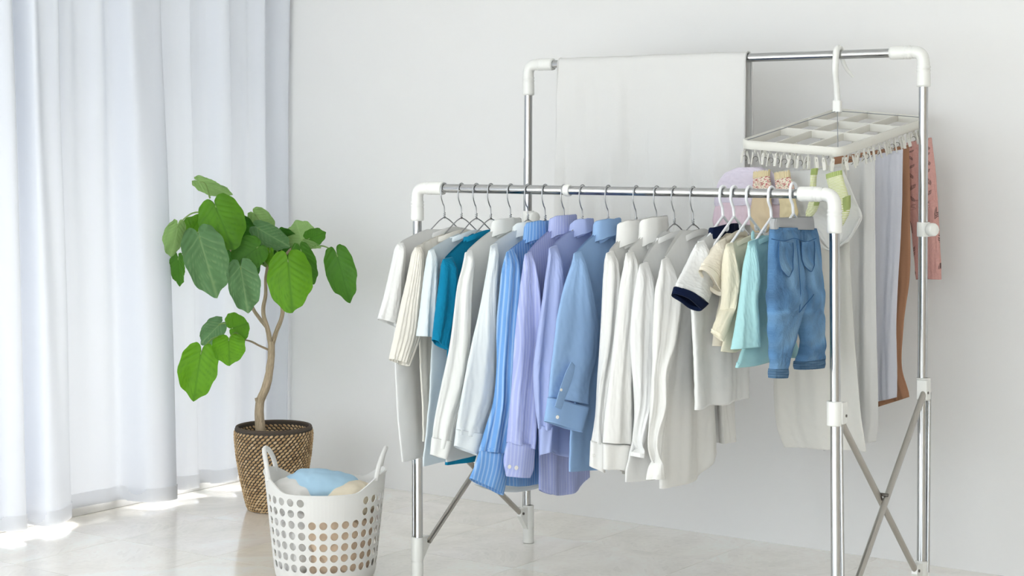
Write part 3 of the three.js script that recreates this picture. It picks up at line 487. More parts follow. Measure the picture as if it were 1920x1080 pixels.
// ------------------------------------------------------------ the toddler jeans
{
  const X = HX[18] + 0.004;
  const denimMap = canvasTexture(512, 512, (u, v, x, y) => {
    const w = tileNoise(u, v, 5, 2), f = tileNoise(u, v, 12, 4), tw = ((x + y) % 4 < 2 ? 1 : -1) * 5 + 16 * (R0() - 0.5), k = 1 + 0.22 * w + 0.15 * f;
    return [86 * k + tw + 40 * Math.max(0, w), 128 * k + tw + 26 * Math.max(0, w), 170 * k + tw + 6 * Math.max(0, w)];
  }, 3, 3);
  const denim = new THREE.MeshStandardMaterial({ map: denimMap, roughness: 0.95, side: THREE.DoubleSide, bumpMap: withRepeat(crumpleBump, 5, 4), bumpScale: 0.006 });
  const seam = new THREE.MeshStandardMaterial({ color: '#2f5c8c', roughness: 0.95 });
  const grey = cloth('#b9babc', { through: 0, bump: weaveBump, bumpScale: 0.0006 });
  const t = thing('toddler_jeans', onX(1490, 700, X), 'blue denim toddler jeans with grey rib waistband on the end of the rail', 'jeans');
  const pxRows = r => rowsOnX(X + 0.012, r, v => 0.024);
  part('waistband', softTube(rowsOnX(X + 0.012, [[1447, 410, 1522, 406], [1445, 418, 1524, 415], [1446, 430, 1525, 431]], 0.022), { fold: s => 0.004 * Math.sin(s * 4) + 0.0006 * Math.sin(s * 120), M: 240, K: 16, capTop: false }), grey, t);
  const legA = part('leg', softTube(rowsOnX(X + 0.014, [[1448, 426, 1498, 427], [1447, 440, 1500, 440], [1446, 490, 1502, 490], [1446, 540, 1503, 540], [1446, 575, 1502, 580], [1446, 592, 1497, 592], [1446, 620, 1490, 620], [1447, 650, 1483, 650], [1447, 675, 1475, 675], [1448, 697, 1471, 694]], v => 0.02 + 0.012 * smooth(0, 0.3, v) - 0.013 * smooth(0.5, 1, v)), { fold: (s, v) => 0.005 * smooth(0.1, 0.3, v) * N(s * 3, v * 9, 8) + 0.0018 * Math.sin(s * 24 + 3 * N(s * 5, v)) * (1 - smooth(0.02, 0.16, v)) + 0.0015 * Math.sin(s * 20) * smooth(0.75, 1, v), M: 120, K: 90, lip: 0.004, length: 0.42 }), denim, t);
  part('leg_cuff', softTube(rowsOnX(X + 0.015, [[1447, 692, 1472, 690], [1446, 700, 1473, 699], [1447, 709, 1471, 708]], 0.02), { fold: s => 0.0014 * Math.sin(s * 26), M: 140, K: 10 }), denim, legA);
  const legB = part('leg', softTube(rowsOnX(X + 0.006, [[1490, 427, 1526, 428], [1490, 440, 1530, 444], [1493, 490, 1534, 490], [1496, 540, 1537, 540], [1498, 575, 1537, 578], [1501, 592, 1537, 592], [1504, 620, 1540, 620], [1506, 645, 1542, 645], [1500, 665, 1542, 662], [1495, 681, 1541, 674]], v => 0.02 + 0.01 * smooth(0, 0.3, v) - 0.008 * smooth(0.5, 1, v)), { fold: (s, v) => 0.005 * smooth(0.1, 0.3, v) * N(s * 3, v * 9, 5) + 0.0018 * Math.sin(s * 20 + 3 * N(s * 5, v, 3)) * (1 - smooth(0.02, 0.16, v)) + 0.0018 * Math.sin(s * 22) * smooth(0.7, 1, v), M: 120, K: 90, lip: 0.004, length: 0.42 }), denim, t);
  part('leg_cuff', softTube(rowsOnX(X + 0.008, [[1494, 678, 1541, 672], [1493, 686, 1542, 681], [1495, 693, 1540, 689]], 0.024), { fold: s => 0.0016 * Math.sin(s * 30), M: 140, K: 10 }), denim, legB);
  const px = X + 0.012 + 0.0325;
  for (const r of [[[1461, 452, 1487, 455], [1460, 470, 1488, 470], [1461, 490, 1487, 490], [1465, 505, 1487, 505], [1476, 518, 1480, 519]], [[1503, 454, 1527, 452], [1503, 470, 1528, 470], [1504, 486, 1527, 488], [1508, 498, 1527, 498], [1518, 508, 1522, 509]]]) {
    const pk = part('pocket', softTube(rowsOnX(px, r, 0.003), { fold: (s, v) => 0.002 * N(s * 2, v * 3, 6), M: 40, K: 24, lip: 0, length: 0.12 }), denim, t);
    const e = [r.map(q => onX(q[0], q[1], px + 0.003)), r.map(q => onX(q[2], q[3], px + 0.003))];
    part('stitching', [tube([...e[0], ...[...e[1]].reverse()], 0.0011, 60, 6, false, 0.2)], seam, pk);
  }
  part('stitching', [tube([[1447, 448], [1470, 452], [1490, 447], [1512, 453], [1530, 447]].map(p => onX(p[0], p[1], px)), 0.0012, 40, 6), tube([[1494, 450], [1498, 500], [1501, 550], [1499, 586]].map(p => onX(p[0], p[1], px + 0.006)), 0.0011, 40, 6), tube([[1499, 586], [1508, 574], [1520, 560], [1526, 552]].map(p => onX(p[0], p[1], px + 0.004)), 0.0011, 30, 6)], seam, t);
}

// ------------------------------------------------------------ the bath towel on the high rail
{
  const x0 = onZ(1052, 110, ZB).x, x1 = onZ(1403, 100, ZB).x, t = thing('bath_towel', V3((x0 + x1) / 2, YT, ZB), 'large white terry bath towel draped over the high rear rail', 'towel');
  const terry = cloth('#e8e7e4', { bump: terryBump, bumpScale: 0.0007, through: 0.06, sheen: 0.3 });
  const r = RB + 0.006, front = 0.72, back = 0.6, L = front + back + Math.PI * r;
  const g = grid(150, 190, (u, v) => {
    const s = v * L; let y, z, n = 1;
    if (s < front) { y = YT - (front - s); z = ZB + r; } else if (s > front + Math.PI * r) { y = YT - (s - front - Math.PI * r); z = ZB - r; n = -1; } else { const a = (s - front) / r; y = YT + Math.sin(a) * r; z = ZB + Math.cos(a) * r; n = Math.cos(a); }
    const k = clamp((YT - y) / 0.5), w = lerp(1, 0.985, k);
    const f = k * (0.014 * Math.sin(u * 24 + 2.4 * N(u * 3, 1, y)) + 0.03 * N(u * 7, y * 1.6, n > 0 ? 1 : 5) + 0.012 * N(u * 15, y * 2.5, 8)) + 0.004 * N(u * 18, y * 7, 2) * Math.min(1, k * 6);
    return [lerp(x0, x1, 0.5 + (u - 0.5) * w) + 0.004 * N(y * 6, u > 0.5 ? 3 : 9), y + 0.002 * N(u * 9, 3), z + (n > 0 ? 0.012 * k : -0.012 * k) + f, u * 0.7, s];
  });
  part('terry', g, terry, t);
  const hemPts = z => [...Array(20).keys()].map(i => { const v = i / 19; return V3(lerp(x0, x1, v), YT - (z > 0 ? front : back), ZB + z); });
  part('hem', [tube(hemPts(r + 0.014), 0.0035, 40, 6), tube(hemPts(-r - 0.014), 0.0035, 40, 6)], terry, t);
  for (const x of [x0, x1]) { const pts = []; for (let i = 0; i <= 60; i++) { const s = i / 60 * L; if (s < front) pts.push(V3(x, YT - (front - s), ZB + r + 0.012 * clamp((front - s) / 0.5))); else if (s > front + Math.PI * r) pts.push(V3(x, YT - (s - front - Math.PI * r), ZB - r - 0.012 * clamp((s - front) / 0.5))); else { const a = (s - front) / r; pts.push(V3(x, YT + Math.sin(a) * r, ZB + Math.cos(a) * r)); } } part('selvage', tube(pts, 0.0032, 120, 6), terry, t); }
}

// ------------------------------------------------------------ the clip hanger and what is pinned to it
const PX0 = 2.31 * S, PX1 = 2.59 * S, PZ0 = 0.13 * S, PZ1 = 0.715 * S;
const frameY = (x, z) => lerp(lerp(heightAt(270, PX0, PZ1), heightAt(285, PX1, PZ1), (x - PX0) / (PX1 - PX0)), lerp(heightAt(210, PX0, PZ0), heightAt(226, PX1, PZ0), (x - PX0) / (PX1 - PX0)), (PZ1 - z) / (PZ1 - PZ0));
const HOOKX = onZ(1570, 100, ZB).x;
{
  const t = thing('clip_hanger', V3(HOOKX, YT, ZB), 'white plastic drying frame with clothes clips hung from the high rail', 'clip hanger');
  const slat = (a, b, h, w) => { const y0 = frameY(a[0], a[1]), y1 = frameY(b[0], b[1]), d = V3(b[0] - a[0], y1 - y0, b[1] - a[1]), g = new RoundedBoxGeometry(w, h, d.length(), 2, w * 0.3); g.rotateX(-Math.asin(d.y / d.length())).rotateY(Math.atan2(d.x, d.z)); return g.translate((a[0] + b[0]) / 2, (y0 + y1) / 2, (a[1] + b[1]) / 2); };
  const c = 0.025, P = [];
  for (const [cx, cz, a0] of [[PX1 - c, PZ1 - c, 0], [PX0 + c, PZ1 - c, 1], [PX0 + c, PZ0 + c, 2], [PX1 - c, PZ0 + c, 3]]) for (let k = 0; k <= 6; k++) { const a = (a0 + k / 6) * Math.PI / 2; P.push([cx + Math.cos(a) * c, cz + Math.sin(a) * c]); }
  const n = P.length, prof = [[-0.004, -0.014], [0.004, -0.014], [0.005, 0.0], [0.004, 0.013], [-0.004, 0.013], [-0.005, 0]];
  const rim = grid(n, prof.length, (i, j) => { const k = Math.round(i * n) % n, p = P[k], q = P[(k + 1) % n], o = P[(k + n - 1) % n], tx = q[0] - o[0], tz = q[1] - o[1], l = Math.hypot(tx, tz), f = prof[Math.round(j * prof.length) % prof.length]; return [p[0] + tz / l * f[0], frameY(p[0], p[1]) + f[1], p[1] - tx / l * f[0]]; }, true);
  part('rim', rim, clipPlastic, t);
  for (const f of [1 / 3, 2 / 3]) part('long_slat', slat([lerp(PX0, PX1, f), PZ0], [lerp(PX0, PX1, f), PZ1], 0.022, 0.007), clipPlastic, t);
  for (const f of [0.33, 0.62]) part('cross_slat', slat([PX0, lerp(PZ0, PZ1, f)], [PX1, lerp(PZ0, PZ1, f)], 0.026, 0.009), clipPlastic, t);
  const yb = heightAt(196, HOOKX, ZB), hk = [];
  for (let a = -0.9; a <= Math.PI + 0.1; a += 0.25) hk.push(V3(HOOKX + 0.006, YT + Math.sin(a) * 0.0215, ZB - Math.cos(a) * 0.0215));
  part('hook', taperTube([V3(HOOKX + 0.03, YT - 0.07, ZB - 0.055), V3(HOOKX + 0.016, YT - 0.045, ZB - 0.036), ...hk.slice(2), V3(HOOKX + 0.002, YT - 0.05, ZB + 0.02), V3(HOOKX, YT - 0.1, ZB + 0.006), V3(HOOKX, yb + 0.012, ZB)], [0.004, 0.0065, 0.008, 0.0095, 0.0105, 0.0105, 0.0095, 0.0095, 0.009], 90, 14), whitePlastic, t);
  part('swivel_block', [box(HOOKX - 0.014, HOOKX + 0.014, yb - 0.026, yb + 0.014, ZB - 0.01, ZB + 0.01, 0.005), rod(V3(HOOKX, yb + 0.01, ZB), V3(HOOKX, yb + 0.035, ZB), 0.0105, 0.009)], whitePlastic, t);
  const line = new THREE.MeshStandardMaterial({ color: '#8f9398', roughness: 0.5 });
  for (const [x, z] of [[PX0 + 0.01, PZ1 - 0.01], [PX1 - 0.01, PZ1 - 0.01], [PX0 + 0.01, PZ0 + 0.01], [PX1 - 0.01, PZ0 + 0.01]]) part('support_line', rod(V3(HOOKX, yb - 0.02, ZB), V3(x, frameY(x, z) + 0.01, z), 0.0014, 0.0014, 8), line, t);
  // clips: two plastic jaws, a wire spring, and the short chain they hang by
  const jaw = new THREE.Shape(); jaw.moveTo(-0.0035, 0); jaw.lineTo(0.0035, 0); jaw.lineTo(0.0046, -0.017); jaw.lineTo(0.004, -0.038); jaw.lineTo(-0.004, -0.038); jaw.lineTo(-0.0046, -0.017); jaw.closePath();
  const hole = new THREE.Path(); hole.absellipse(0, -0.009, 0.002, 0.005, 0, Math.PI * 2); jaw.holes.push(hole);
  const jawG = new THREE.ExtrudeGeometry(jaw, { depth: 0.0025, bevelEnabled: true, bevelSize: 0.0006, bevelThickness: 0.0006, bevelSegments: 1, curveSegments: 6 });
  const clipG = mergeGeometries([jawG.clone().translate(0, 0, 0.001).rotateX(-0.2).translate(0, 0, 0.0045), jawG.clone().translate(0, 0, -0.0035).rotateX(0.2).translate(0, 0, -0.0045)]);
  const springG = new THREE.TorusGeometry(0.0075, 0.0008, 6, 18, 4.6).rotateY(Math.PI / 2).translate(0, -0.02, 0);
  const chainG = mergeGeometries([new THREE.TorusGeometry(0.004, 0.0011, 5, 12).translate(0, -0.003, 0), new THREE.TorusGeometry(0.004, 0.0011, 5, 12).rotateY(Math.PI / 2).translate(0, -0.0095, 0)]);
  const rc = rng(9), spots = [];
  for (const f of [0.03, 0.14, 0.24, 0.3, 0.37, 0.44, 0.52, 0.6, 0.68, 0.76, 0.84, 0.93]) spots.push([lerp(PX0, PX1, f), PZ1 - 0.003]);
  for (const f of [0.06, 0.12, 0.18, 0.24, 0.29, 0.34, 0.4, 0.46, 0.52, 0.58, 0.63, 0.69, 0.75, 0.82, 0.89, 0.96]) spots.push([PX1 - 0.003, lerp(PZ1, PZ0, f)]);
  for (const f of [0.2, 0.5, 0.8]) spots.push([PX0 + 0.004, lerp(PZ1, PZ0, f)], [lerp(PX0, PX1, 1 / 3), lerp(PZ1, PZ0, f)], [lerp(PX0, PX1, 2 / 3), lerp(PZ1, PZ0, f)], [lerp(PX0, PX1, f), PZ0 + 0.004]);
  const b = baseOf(t);
  for (const [x, z] of spots) {
    const y = frameY(x, z) - 0.012;
    const ch = new THREE.Mesh(chainG, clipPlastic), m = new THREE.Mesh(clipG, clipPlastic), sp = new THREE.Mesh(springG, pinSteel);
    ch.name = 'clip_chain'; m.name = 'clip'; sp.name = 'spring'; ch.position.set(x - b.x, y - b.y, z - b.z);
    m.position.set(x - b.x, y - b.y - 0.011, z - b.z); m.rotation.set(0.3 * (rc() - 0.5), rc() * 3, 0.45 * (rc() - 0.5)); m.add(sp); t.add(ch); t.add(m);
  }
  shade(t);
}
// a sheet hung from clips in the plane z: top and bottom corners in the photograph's pixels
function hung(name, label, category, group, o) {
  const z = o.z, list = o.rows.map(r => [onZ(r[0], r[1], z), onZ(r[2], r[3], z)]);
  const rows = list.map(([a, b]) => ({ c: a.clone().add(b).multiplyScalar(0.5), w: b.clone().sub(a).multiplyScalar(0.5), d: V3(0, 0, o.t ?? 0.008) }));
  const c = rows[0].c, t = thing(name, V3(c.x, c.y, z), label, category, group);
  const m = part(o.part ?? 'cloth', softTube(rows, { fold: o.fold ?? ((s, v) => (0.3 + 0.7 * v) * (o.amp ?? 0.01) * (Math.sin(s * (o.freq ?? 6) + o.seed + N(v * 1.5, o.seed)) + N(s * 5, v * 2, o.seed)) + 0.0015 * N(s * 9, v * 14, o.seed)), edge: o.edge, M: 110, K: 70, lip: 0.008, length: 0.8 }), o.mat, t);
  return [t, m];
}
const sheerCloth = cloth('#f4f2ec', { through: 0.25 }), greyWhite = cloth('#f0f0ef', { through: 0.12 }), lilacWhite = cloth('#e4e5ee', { bump: terryBump, bumpScale: 0.0007 }), brown = cloth('#b08468', { bump: terryBump, bumpScale: 0.0008, through: 0.03 });
hung('cotton_cloth', 'very long thin off-white cotton cloth hanging lowest from the clip frame', 'cloth', null, { z: 0.62 * S, rows: [[1500, 318, 1588, 305], [1480, 430, 1592, 420], [1458, 600, 1600, 600], [1452, 740, 1612, 740], [1458, 800, 1620, 800], [1472, 838, 1627, 846]], mat: sheerCloth, seed: 1.5, t: 0.006, amp: 0.008 });
hung('cotton_cloth', 'light grey-white cotton cloth hanging just behind the longest one', 'cloth', null, { z: 0.5 * S, rows: [[1560, 312, 1640, 296], [1556, 450, 1640, 440], [1550, 650, 1642, 650], [1545, 780, 1644, 780], [1545, 845, 1642, 828]], mat: greyWhite, seed: 2.6, amp: 0.012, freq: 8 });
hung('hand_towel', 'pale lilac-white hand towel hanging in front of the brown towel', 'towel', null, { z: 0.36 * S, rows: [[1612, 296, 1693, 280], [1610, 420, 1690, 420], [1606, 600, 1680, 600], [1606, 700, 1680, 690], [1606, 762, 1681, 745]], mat: lilacWhite, seed: 3.2, t: 0.012, amp: 0.01 });
hung('hand_towel', 'brown terry hand towel hanging between the white cloths and pink leggings', 'towel', null, { z: 0.27 * S, rows: [[1560, 296, 1704, 272], [1580, 400, 1706, 400], [1600, 520, 1706, 520], [1610, 600, 1696, 600], [1620, 690, 1692, 690], [1630, 735, 1702, 728], [1640, 765, 1706, 744]], mat: brown, seed: 4.4, t: 0.014, amp: 0.012, freq: 5 });
{
  const leafPrint = canvasTexture(256, 256, (u, v) => {
    let c = [222, 172, 164]; const g = 8 * tileNoise(u, v, 30); c = c.map(k => k + g);
    for (const [cx, cy, a] of [[0.25, 0.2, 0.5], [0.75, 0.45, -0.4], [0.28, 0.72, -0.2], [0.78, 0.95, 0.6]]) {
      let dx = u - cx, dy = v - cy; dy -= Math.round(dy); dx -= Math.round(dx);
      const x = dx * Math.cos(a) + dy * Math.sin(a), y = (-dx * Math.sin(a) + dy * Math.cos(a)) * 0.62, w = 0.06 * Math.cos(clamp(y / 0.1, -1, 1) * Math.PI / 2);
      if (Math.abs(y) < 0.1 && Math.abs(x) < w && Math.abs(((Math.abs(x) * 1.3 + y) * 28) % 1) > 0.35) c = [122, 96, 92];
    }
    return c;
  }, 9, 6.2);
  const pink = cloth('#ffffff', { map: leafPrint, through: 0.04 }), z = 0.17 * S;
  const [t, m] = hung('baby_leggings', 'pink baby leggings with dark leaf print pinned beside the rear leg of the rack', 'leggings', null, { part: 'waist', z, rows: [[1700, 268, 1746, 258], [1702, 290, 1750, 290], [1700, 330, 1754, 330], [1704, 382, 1757, 380], [1706, 392, 1756, 390]], mat: pink, seed: 5, t: 0.016, amp: 0.006 });
  const leg = (r, s) => part('leg', softTube(r.map(q => { const a = onZ(q[0], q[1], z), b = onZ(q[2], q[3], z); return { c: a.clone().add(b).multiplyScalar(0.5), w: b.clone().sub(a).multiplyScalar(0.5), d: V3(0, 0, 0.016) }; }), { fold: (u, v) => 0.004 * N(u * 3, v * 4, s), M: 60, K: 40, length: 0.3 }), pink, t);
  leg([[1703, 375, 1737, 375], [1710, 440, 1740, 440], [1716, 500, 1744, 500], [1718, 524, 1745, 522]], 3);
  leg([[1726, 375, 1758, 375], [1732, 440, 1761, 440], [1738, 500, 1764, 500], [1740, 523, 1765, 524]], 7);
}
{ // white baby bodysuit behind the front elbow joint
  const z = 0.7 * S, [t] = hung('baby_bodysuit', 'white baby bodysuit with rounded leg openings hanging behind the green socks', 'bodysuit', null, { part: 'body', z: 0.665 * S, rows: [[1478, 322, 1578, 312], [1474, 350, 1592, 345], [1482, 385, 1606, 380], [1500, 412, 1616, 404], [1530, 440, 1606, 428], [1552, 466, 1588, 455]], mat: C.white, seed: 6.1, t: 0.01, amp: 0.006 });
  part('bound_edge', tube([[1500, 412], [1530, 440], [1552, 466], [1575, 462], [1598, 440], [1616, 406]].map(p => onZ(p[0], p[1], 0.665 * S).add(V3(0, 0, 0.012))), 0.0035, 50, 8), C.white, t);
}
{ // lilac baby hat, its crown up
  const z = 0.69 * S, lilac = cloth('#e3dbe8'), pinkEdge = cloth('#ecd6e0');
  const [t] = hung('baby_hat', 'pale lilac baby hat with gathered pink brim behind the white plastic hangers', 'hat', null, { part: 'crown', z, rows: [[1385, 314, 1425, 313], [1362, 324, 1446, 322], [1349, 340, 1458, 338], [1343, 358, 1464, 356], [1341, 378, 1466, 376], [1342, 386, 1464, 384]], mat: lilac, seed: 2, t: 0.03, amp: 0.003 });
  const rows = [[1345, 380, 1462, 378], [1340, 395, 1466, 392], [1337, 412, 1464, 410], [1339, 424, 1460, 420]].map(q => { const a = onZ(q[0], q[1], z), b = onZ(q[2], q[3], z); return { c: a.clone().add(b).multiplyScalar(0.5), w: b.clone().sub(a).multiplyScalar(0.5), d: V3(0, 0, 0.03) }; });
  part('brim', softTube(rows, { fold: (s, v) => 0.004 * v * Math.sin(s * 26) + 0.003 * N(s * 4, v), M: 160, K: 20, lip: 0.006 }), pinkEdge, t);
}
// socks: a leg, a heel and a foot in one flattened tube, its cuff a part of its own
function sock(label, group, o) {
  const rows = rr => rr.map(q => { const a = onZ(q[0], q[1], o.z), b = onZ(q[2], q[3], o.z); return { c: a.clone().add(b).multiplyScalar(0.5), w: b.clone().sub(a).multiplyScalar(0.5), d: V3(0, 0, o.t ?? 0.01) }; });
  const r0 = rows(o.cuff)[0].c, t = thing('baby_sock', r0.clone(), label, 'sock', group);
  part('cuff', softTube(rows(o.cuff), { M: 100, K: 14, fold: s => 0.001 * Math.sin(s * 30), edge: o.scallop ? (s, v) => (1 - v) * 0.003 * Math.sin(s * 22) : null, capTop: false, length: 0.02 }), o.cuffMat, t);
  const m = part('leg', softTube(rows(o.leg), { M: 60, K: 40, fold: (s, v) => 0.002 * N(s * 3, v * 5, o.seed), length: o.len ?? 0.12 }), o.mat, t);
  if (o.foot) part('foot', softTube(rows(o.foot), { M: 60, K: 40, fold: (s, v) => 0.003 * N(s * 3, v * 5, o.seed + 4), length: 0.1 }), o.footMat ?? o.mat, t);
  if (o.heel) part('heel', softTube(rows(o.heel), { M: 40, K: 16, lip: 0 }), o.cuffMat, t);
}
const rf = rng(31), dots = [...Array(70).keys()].map(() => [rf(), rf(), rf()]);
const floral = canvasTexture(256, 256, (u, v) => { let c = [236, 226, 206]; for (const [x, y, k] of dots) { const dx = u - x - Math.round(u - x), dy = v - y - Math.round(v - y), r = Math.hypot(dx, dy); if (r < 0.045) c = k < 0.4 ? [186, 92, 98] : k < 0.65 ? [214, 138, 140] : k < 0.82 ? [128, 120, 92] : [232, 196, 176]; } return c; }, 20, 20);
const floralCloth = cloth('#ffffff', { map: floral, through: 0.03 }), creamKnit = cloth('#e6d6ae', { through: 0.03, bump: weaveBump, bumpScale: 0.001 }), tanKnit = cloth('#e3cfae', { through: 0.03, bump: weaveBump, bumpScale: 0.001 });
const greenStripe = canvasTexture(4, 64, (u, v) => { const k = smooth(0.4, 0.5, v) * (1 - smooth(0.9, 1, v)); return [lerp(206, 240, k), lerp(214, 240, k), lerp(140, 222, k)]; }, 1, 180);
const greenCloth = cloth('#ffffff', { map: greenStripe, through: 0.04 }), greenKnit = cloth('#bccb84', { through: 0.03, bump: weaveBump, bumpScale: 0.001 });
sock('floral baby sock with scalloped cream cuff, nearer the lilac hat', 'pair of floral baby socks', { z: 0.725 * S, seed: 1, cuff: [[1413, 322, 1444, 319], [1412, 335, 1443, 330]], leg: [[1413, 334, 1443, 330], [1412, 350, 1446, 348], [1412, 362, 1446, 360]], foot: [[1412, 360, 1446, 358], [1410, 380, 1446, 378], [1406, 405, 1448, 402], [1408, 425, 1446, 424], [1416, 436, 1438, 436]], cuffMat: creamKnit, mat: floralCloth, footMat: tanKnit, scallop: true });
sock('floral baby sock with scalloped cream cuff, nearer the green striped socks', 'pair of floral baby socks', { z: 0.725 * S, seed: 2, cuff: [[1452, 324, 1480, 320], [1453, 338, 1482, 332]], leg: [[1453, 337, 1482, 332], [1455, 352, 1488, 348], [1458, 362, 1490, 360]], foot: [[1458, 360, 1490, 358], [1462, 380, 1492, 378], [1462, 400, 1496, 400], [1464, 414, 1490, 412]], cuffMat: creamKnit, mat: floralCloth, footMat: creamKnit, scallop: true });
sock('green and cream striped baby sock hanging edge-on behind the front rail', 'pair of green striped baby socks', { z: 0.725 * S, seed: 3, cuff: [[1522, 317, 1533, 315], [1521, 328, 1531, 328]], leg: [[1521, 327, 1531, 327], [1520, 345, 1529, 345], [1519, 365, 1532, 365], [1519, 380, 1536, 378]], foot: [[1518, 376, 1536, 374], [1515, 388, 1533, 390], [1512, 398, 1526, 402], [1512, 406, 1520, 408]], heel: [[1526, 374, 1537, 374], [1526, 386, 1534, 386]], cuffMat: greenKnit, mat: greenCloth, t: 0.012 });
sock('green and cream striped baby sock showing its flat side above the elbow joint', 'pair of green striped baby socks', { z: 0.735 * S, seed: 4, cuff: [[1549, 327, 1578, 319], [1550, 336, 1579, 328]], leg: [[1550, 335, 1579, 327], [1554, 352, 1584, 346], [1560, 370, 1590, 366], [1564, 384, 1593, 382]], foot: [[1563, 380, 1593, 378], [1566, 396, 1592, 398], [1565, 410, 1586, 412], [1560, 424, 1578, 426], [1562, 432, 1572, 432]], heel: [[1577, 374, 1594, 366], [1578, 390, 1594, 388], [1582, 396, 1590, 396]], cuffMat: greenKnit, mat: greenCloth, t: 0.012 });
{ // a white cloth pinned near the second floral sock
  hung('baby_bib', 'small white baby bib hanging between the floral and green socks', 'bib', null, { z: 0.6 * S, rows: [[1470, 318, 1508, 312], [1462, 350, 1512, 345], [1462, 400, 1510, 398], [1470, 440, 1500, 438]], mat: C.white, seed: 3.3, amp: 0.004 });
}

// ------------------------------------------------------------ the fig tree in its basket
{
  const PC = V3(0.44 * S, 0, 0.5 * S), D0 = depthOf(PC.x, PC.z), t = thing('potted_fig_tree', PC, 'tall fig tree with round green leaves in a brown woven basket by the curtain', 'plant');
  const k = D0 / FOCAL, dark = new THREE.MeshStandardMaterial({ color: '#4b433b', roughness: 0.9 }), H = heightAt(800, PC.x, PC.z);
  const prof = y => table([[0, 46], [0.03, 50], [0.15, 55], [0.4, 63.5], [0.65, 70], [0.85, 73], [0.93, 73.5], [1, 72]], y) * k;
  const wall = [], rows = 29;
  for (let i = 0; i <= rows * 4; i++) { const y = i / (rows * 4), c = Math.abs(Math.sin(i / 4 * Math.PI)); wall.push([prof(y) - 0.003 + 0.0034 * c, y * H]); }
  const inner = []; for (let i = 20; i >= 0; i--) inner.push([prof(0.6 + i / 50) - 0.014, (0.6 + i / 50) * H]);
  const hA = 3.55, cut = (a, y) => { let d = a - hA; d = Math.atan2(Math.sin(d), Math.cos(d)); return Math.abs(d) < 0.24 && y > 0.80 && y < 0.875; };
  const surf = (pr, seg, skip) => { const pos = [], uv = [], idx = []; for (const [r, y] of pr) for (let i = 0; i <= seg; i++) { const a = i / seg * Math.PI * 2; pos.push(PC.x + Math.cos(a) * r, y, PC.z + Math.sin(a) * r); uv.push(i / seg, y); } for (let j = 0; j < pr.length - 1; j++) for (let i = 0; i < seg; i++) { if (skip && cut((i + 0.5) / seg * Math.PI * 2, (pr[j][1] + pr[j + 1][1]) / 2 / H)) continue; const a = j * (seg + 1) + i; idx.push(a, a + seg + 1, a + 1, a + 1, a + seg + 1, a + seg + 2); } const g = new THREE.BufferGeometry(); g.setAttribute('position', new THREE.Float32BufferAttribute(pos, 3)); g.setAttribute('uv', new THREE.Float32BufferAttribute(uv, 2)); g.setIndex(idx); g.computeVertexNormals(); return g; };
  dark.side = THREE.DoubleSide;
  const base = lathe([[0, 0.001], [prof(0) - 0.004, 0.001], [prof(0), 0.006]], PC, 60);
  const pl = part('planter', [surf(wall, 150, true), surf(inner, 150, true), base], dark, t, 'dark woven basket planter');
  // stitches of tan cane lying over the coils
  const per = 48, stitchG = new THREE.SphereGeometry(1, 8, 5).scale(0.0088, 0.0046, 0.0032), mats = [], cols = [], rs = rng(4), q = new THREE.Quaternion(), tones = ['#c9ab80', '#bd9c6f', '#d3b78e', '#a98a62', '#c2a377'].map(h => new THREE.Color(h));
  const put = (a, y, r, out) => { const sl = (prof(Math.min(1, y + 0.01)) - prof(y)) / (0.01 * H), n = V3(Math.cos(a) * out, -sl * out, Math.sin(a) * out).normalize(), tx = V3(-Math.sin(a), 0, Math.cos(a)), up = n.clone().cross(tx).normalize(); const m = new THREE.Matrix4().makeBasis(tx, up, n); q.setFromRotationMatrix(m); const roll = new THREE.Quaternion().setFromAxisAngle(V3(0, 0, 1), 0.5 * out); q.multiply(roll); mats.push(new THREE.Matrix4().compose(V3(PC.x + Math.cos(a) * r - 0, y * H, PC.z + Math.sin(a) * r), q, V3(1 + 0.2 * (rs() - 0.5), 1, 1))); cols.push(tones[Math.floor(rs() * tones.length)]); };
  for (let j = 0; j < rows; j++) for (let i = 0; i < per; i++) { const y = (j + 0.5) / rows, a = (i + j * 0.36) / per * Math.PI * 2; if (cut(a, y) || y > 0.975) continue; put(a, y, prof(y) - 0.0006, 1); if (y > 0.62) put(a, y, prof(y) - 0.0135, -1); }
  const inst = new THREE.InstancedMesh(stitchG, new THREE.MeshStandardMaterial({ color: '#ffffff', roughness: 0.75 }), mats.length);
  mats.forEach((m, i) => { m.premultiply(new THREE.Matrix4().makeTranslation(-PC.x, 0, -PC.z)); inst.setMatrixAt(i, m); inst.setColorAt(i, cols[i]); });
  inst.name = 'cane_stitches'; inst.userData.kind = 'stuff'; inst.castShadow = inst.receiveShadow = true; t.add(inst);
  const ringPts = (y, r) => [...Array(48).keys()].map(i => { const a = i / 48 * Math.PI * 2; return V3(PC.x + Math.cos(a) * r, y, PC.z + Math.sin(a) * r); });
  part('rim', tube(ringPts(H, prof(1) - 0.007), 0.006, 120, 10, true), new THREE.MeshStandardMaterial({ color: '#52463b', roughness: 0.85 }), pl);
  const grip = new THREE.MeshStandardMaterial({ color: '#5f5a57', roughness: 0.7 }), hp = (da, y) => { const r = prof(y) - 0.004; return V3(PC.x + Math.cos(hA + da) * r, y * H, PC.z + Math.sin(hA + da) * r); };
  part('handle_binding', [tube([hp(-0.25, 0.88), hp(-0.1, 0.885), hp(0.1, 0.885), hp(0.25, 0.88)], 0.006, 20, 8), tube([hp(-0.25, 0.795), hp(0, 0.79), hp(0.25, 0.795)], 0.0045, 20, 8), tube([hp(-0.25, 0.89), hp(-0.26, 0.84), hp(-0.25, 0.79)], 0.0075, 16, 8), tube([hp(0.25, 0.89), hp(0.26, 0.84), hp(0.25, 0.79)], 0.0075, 16, 8)], grip, pl);
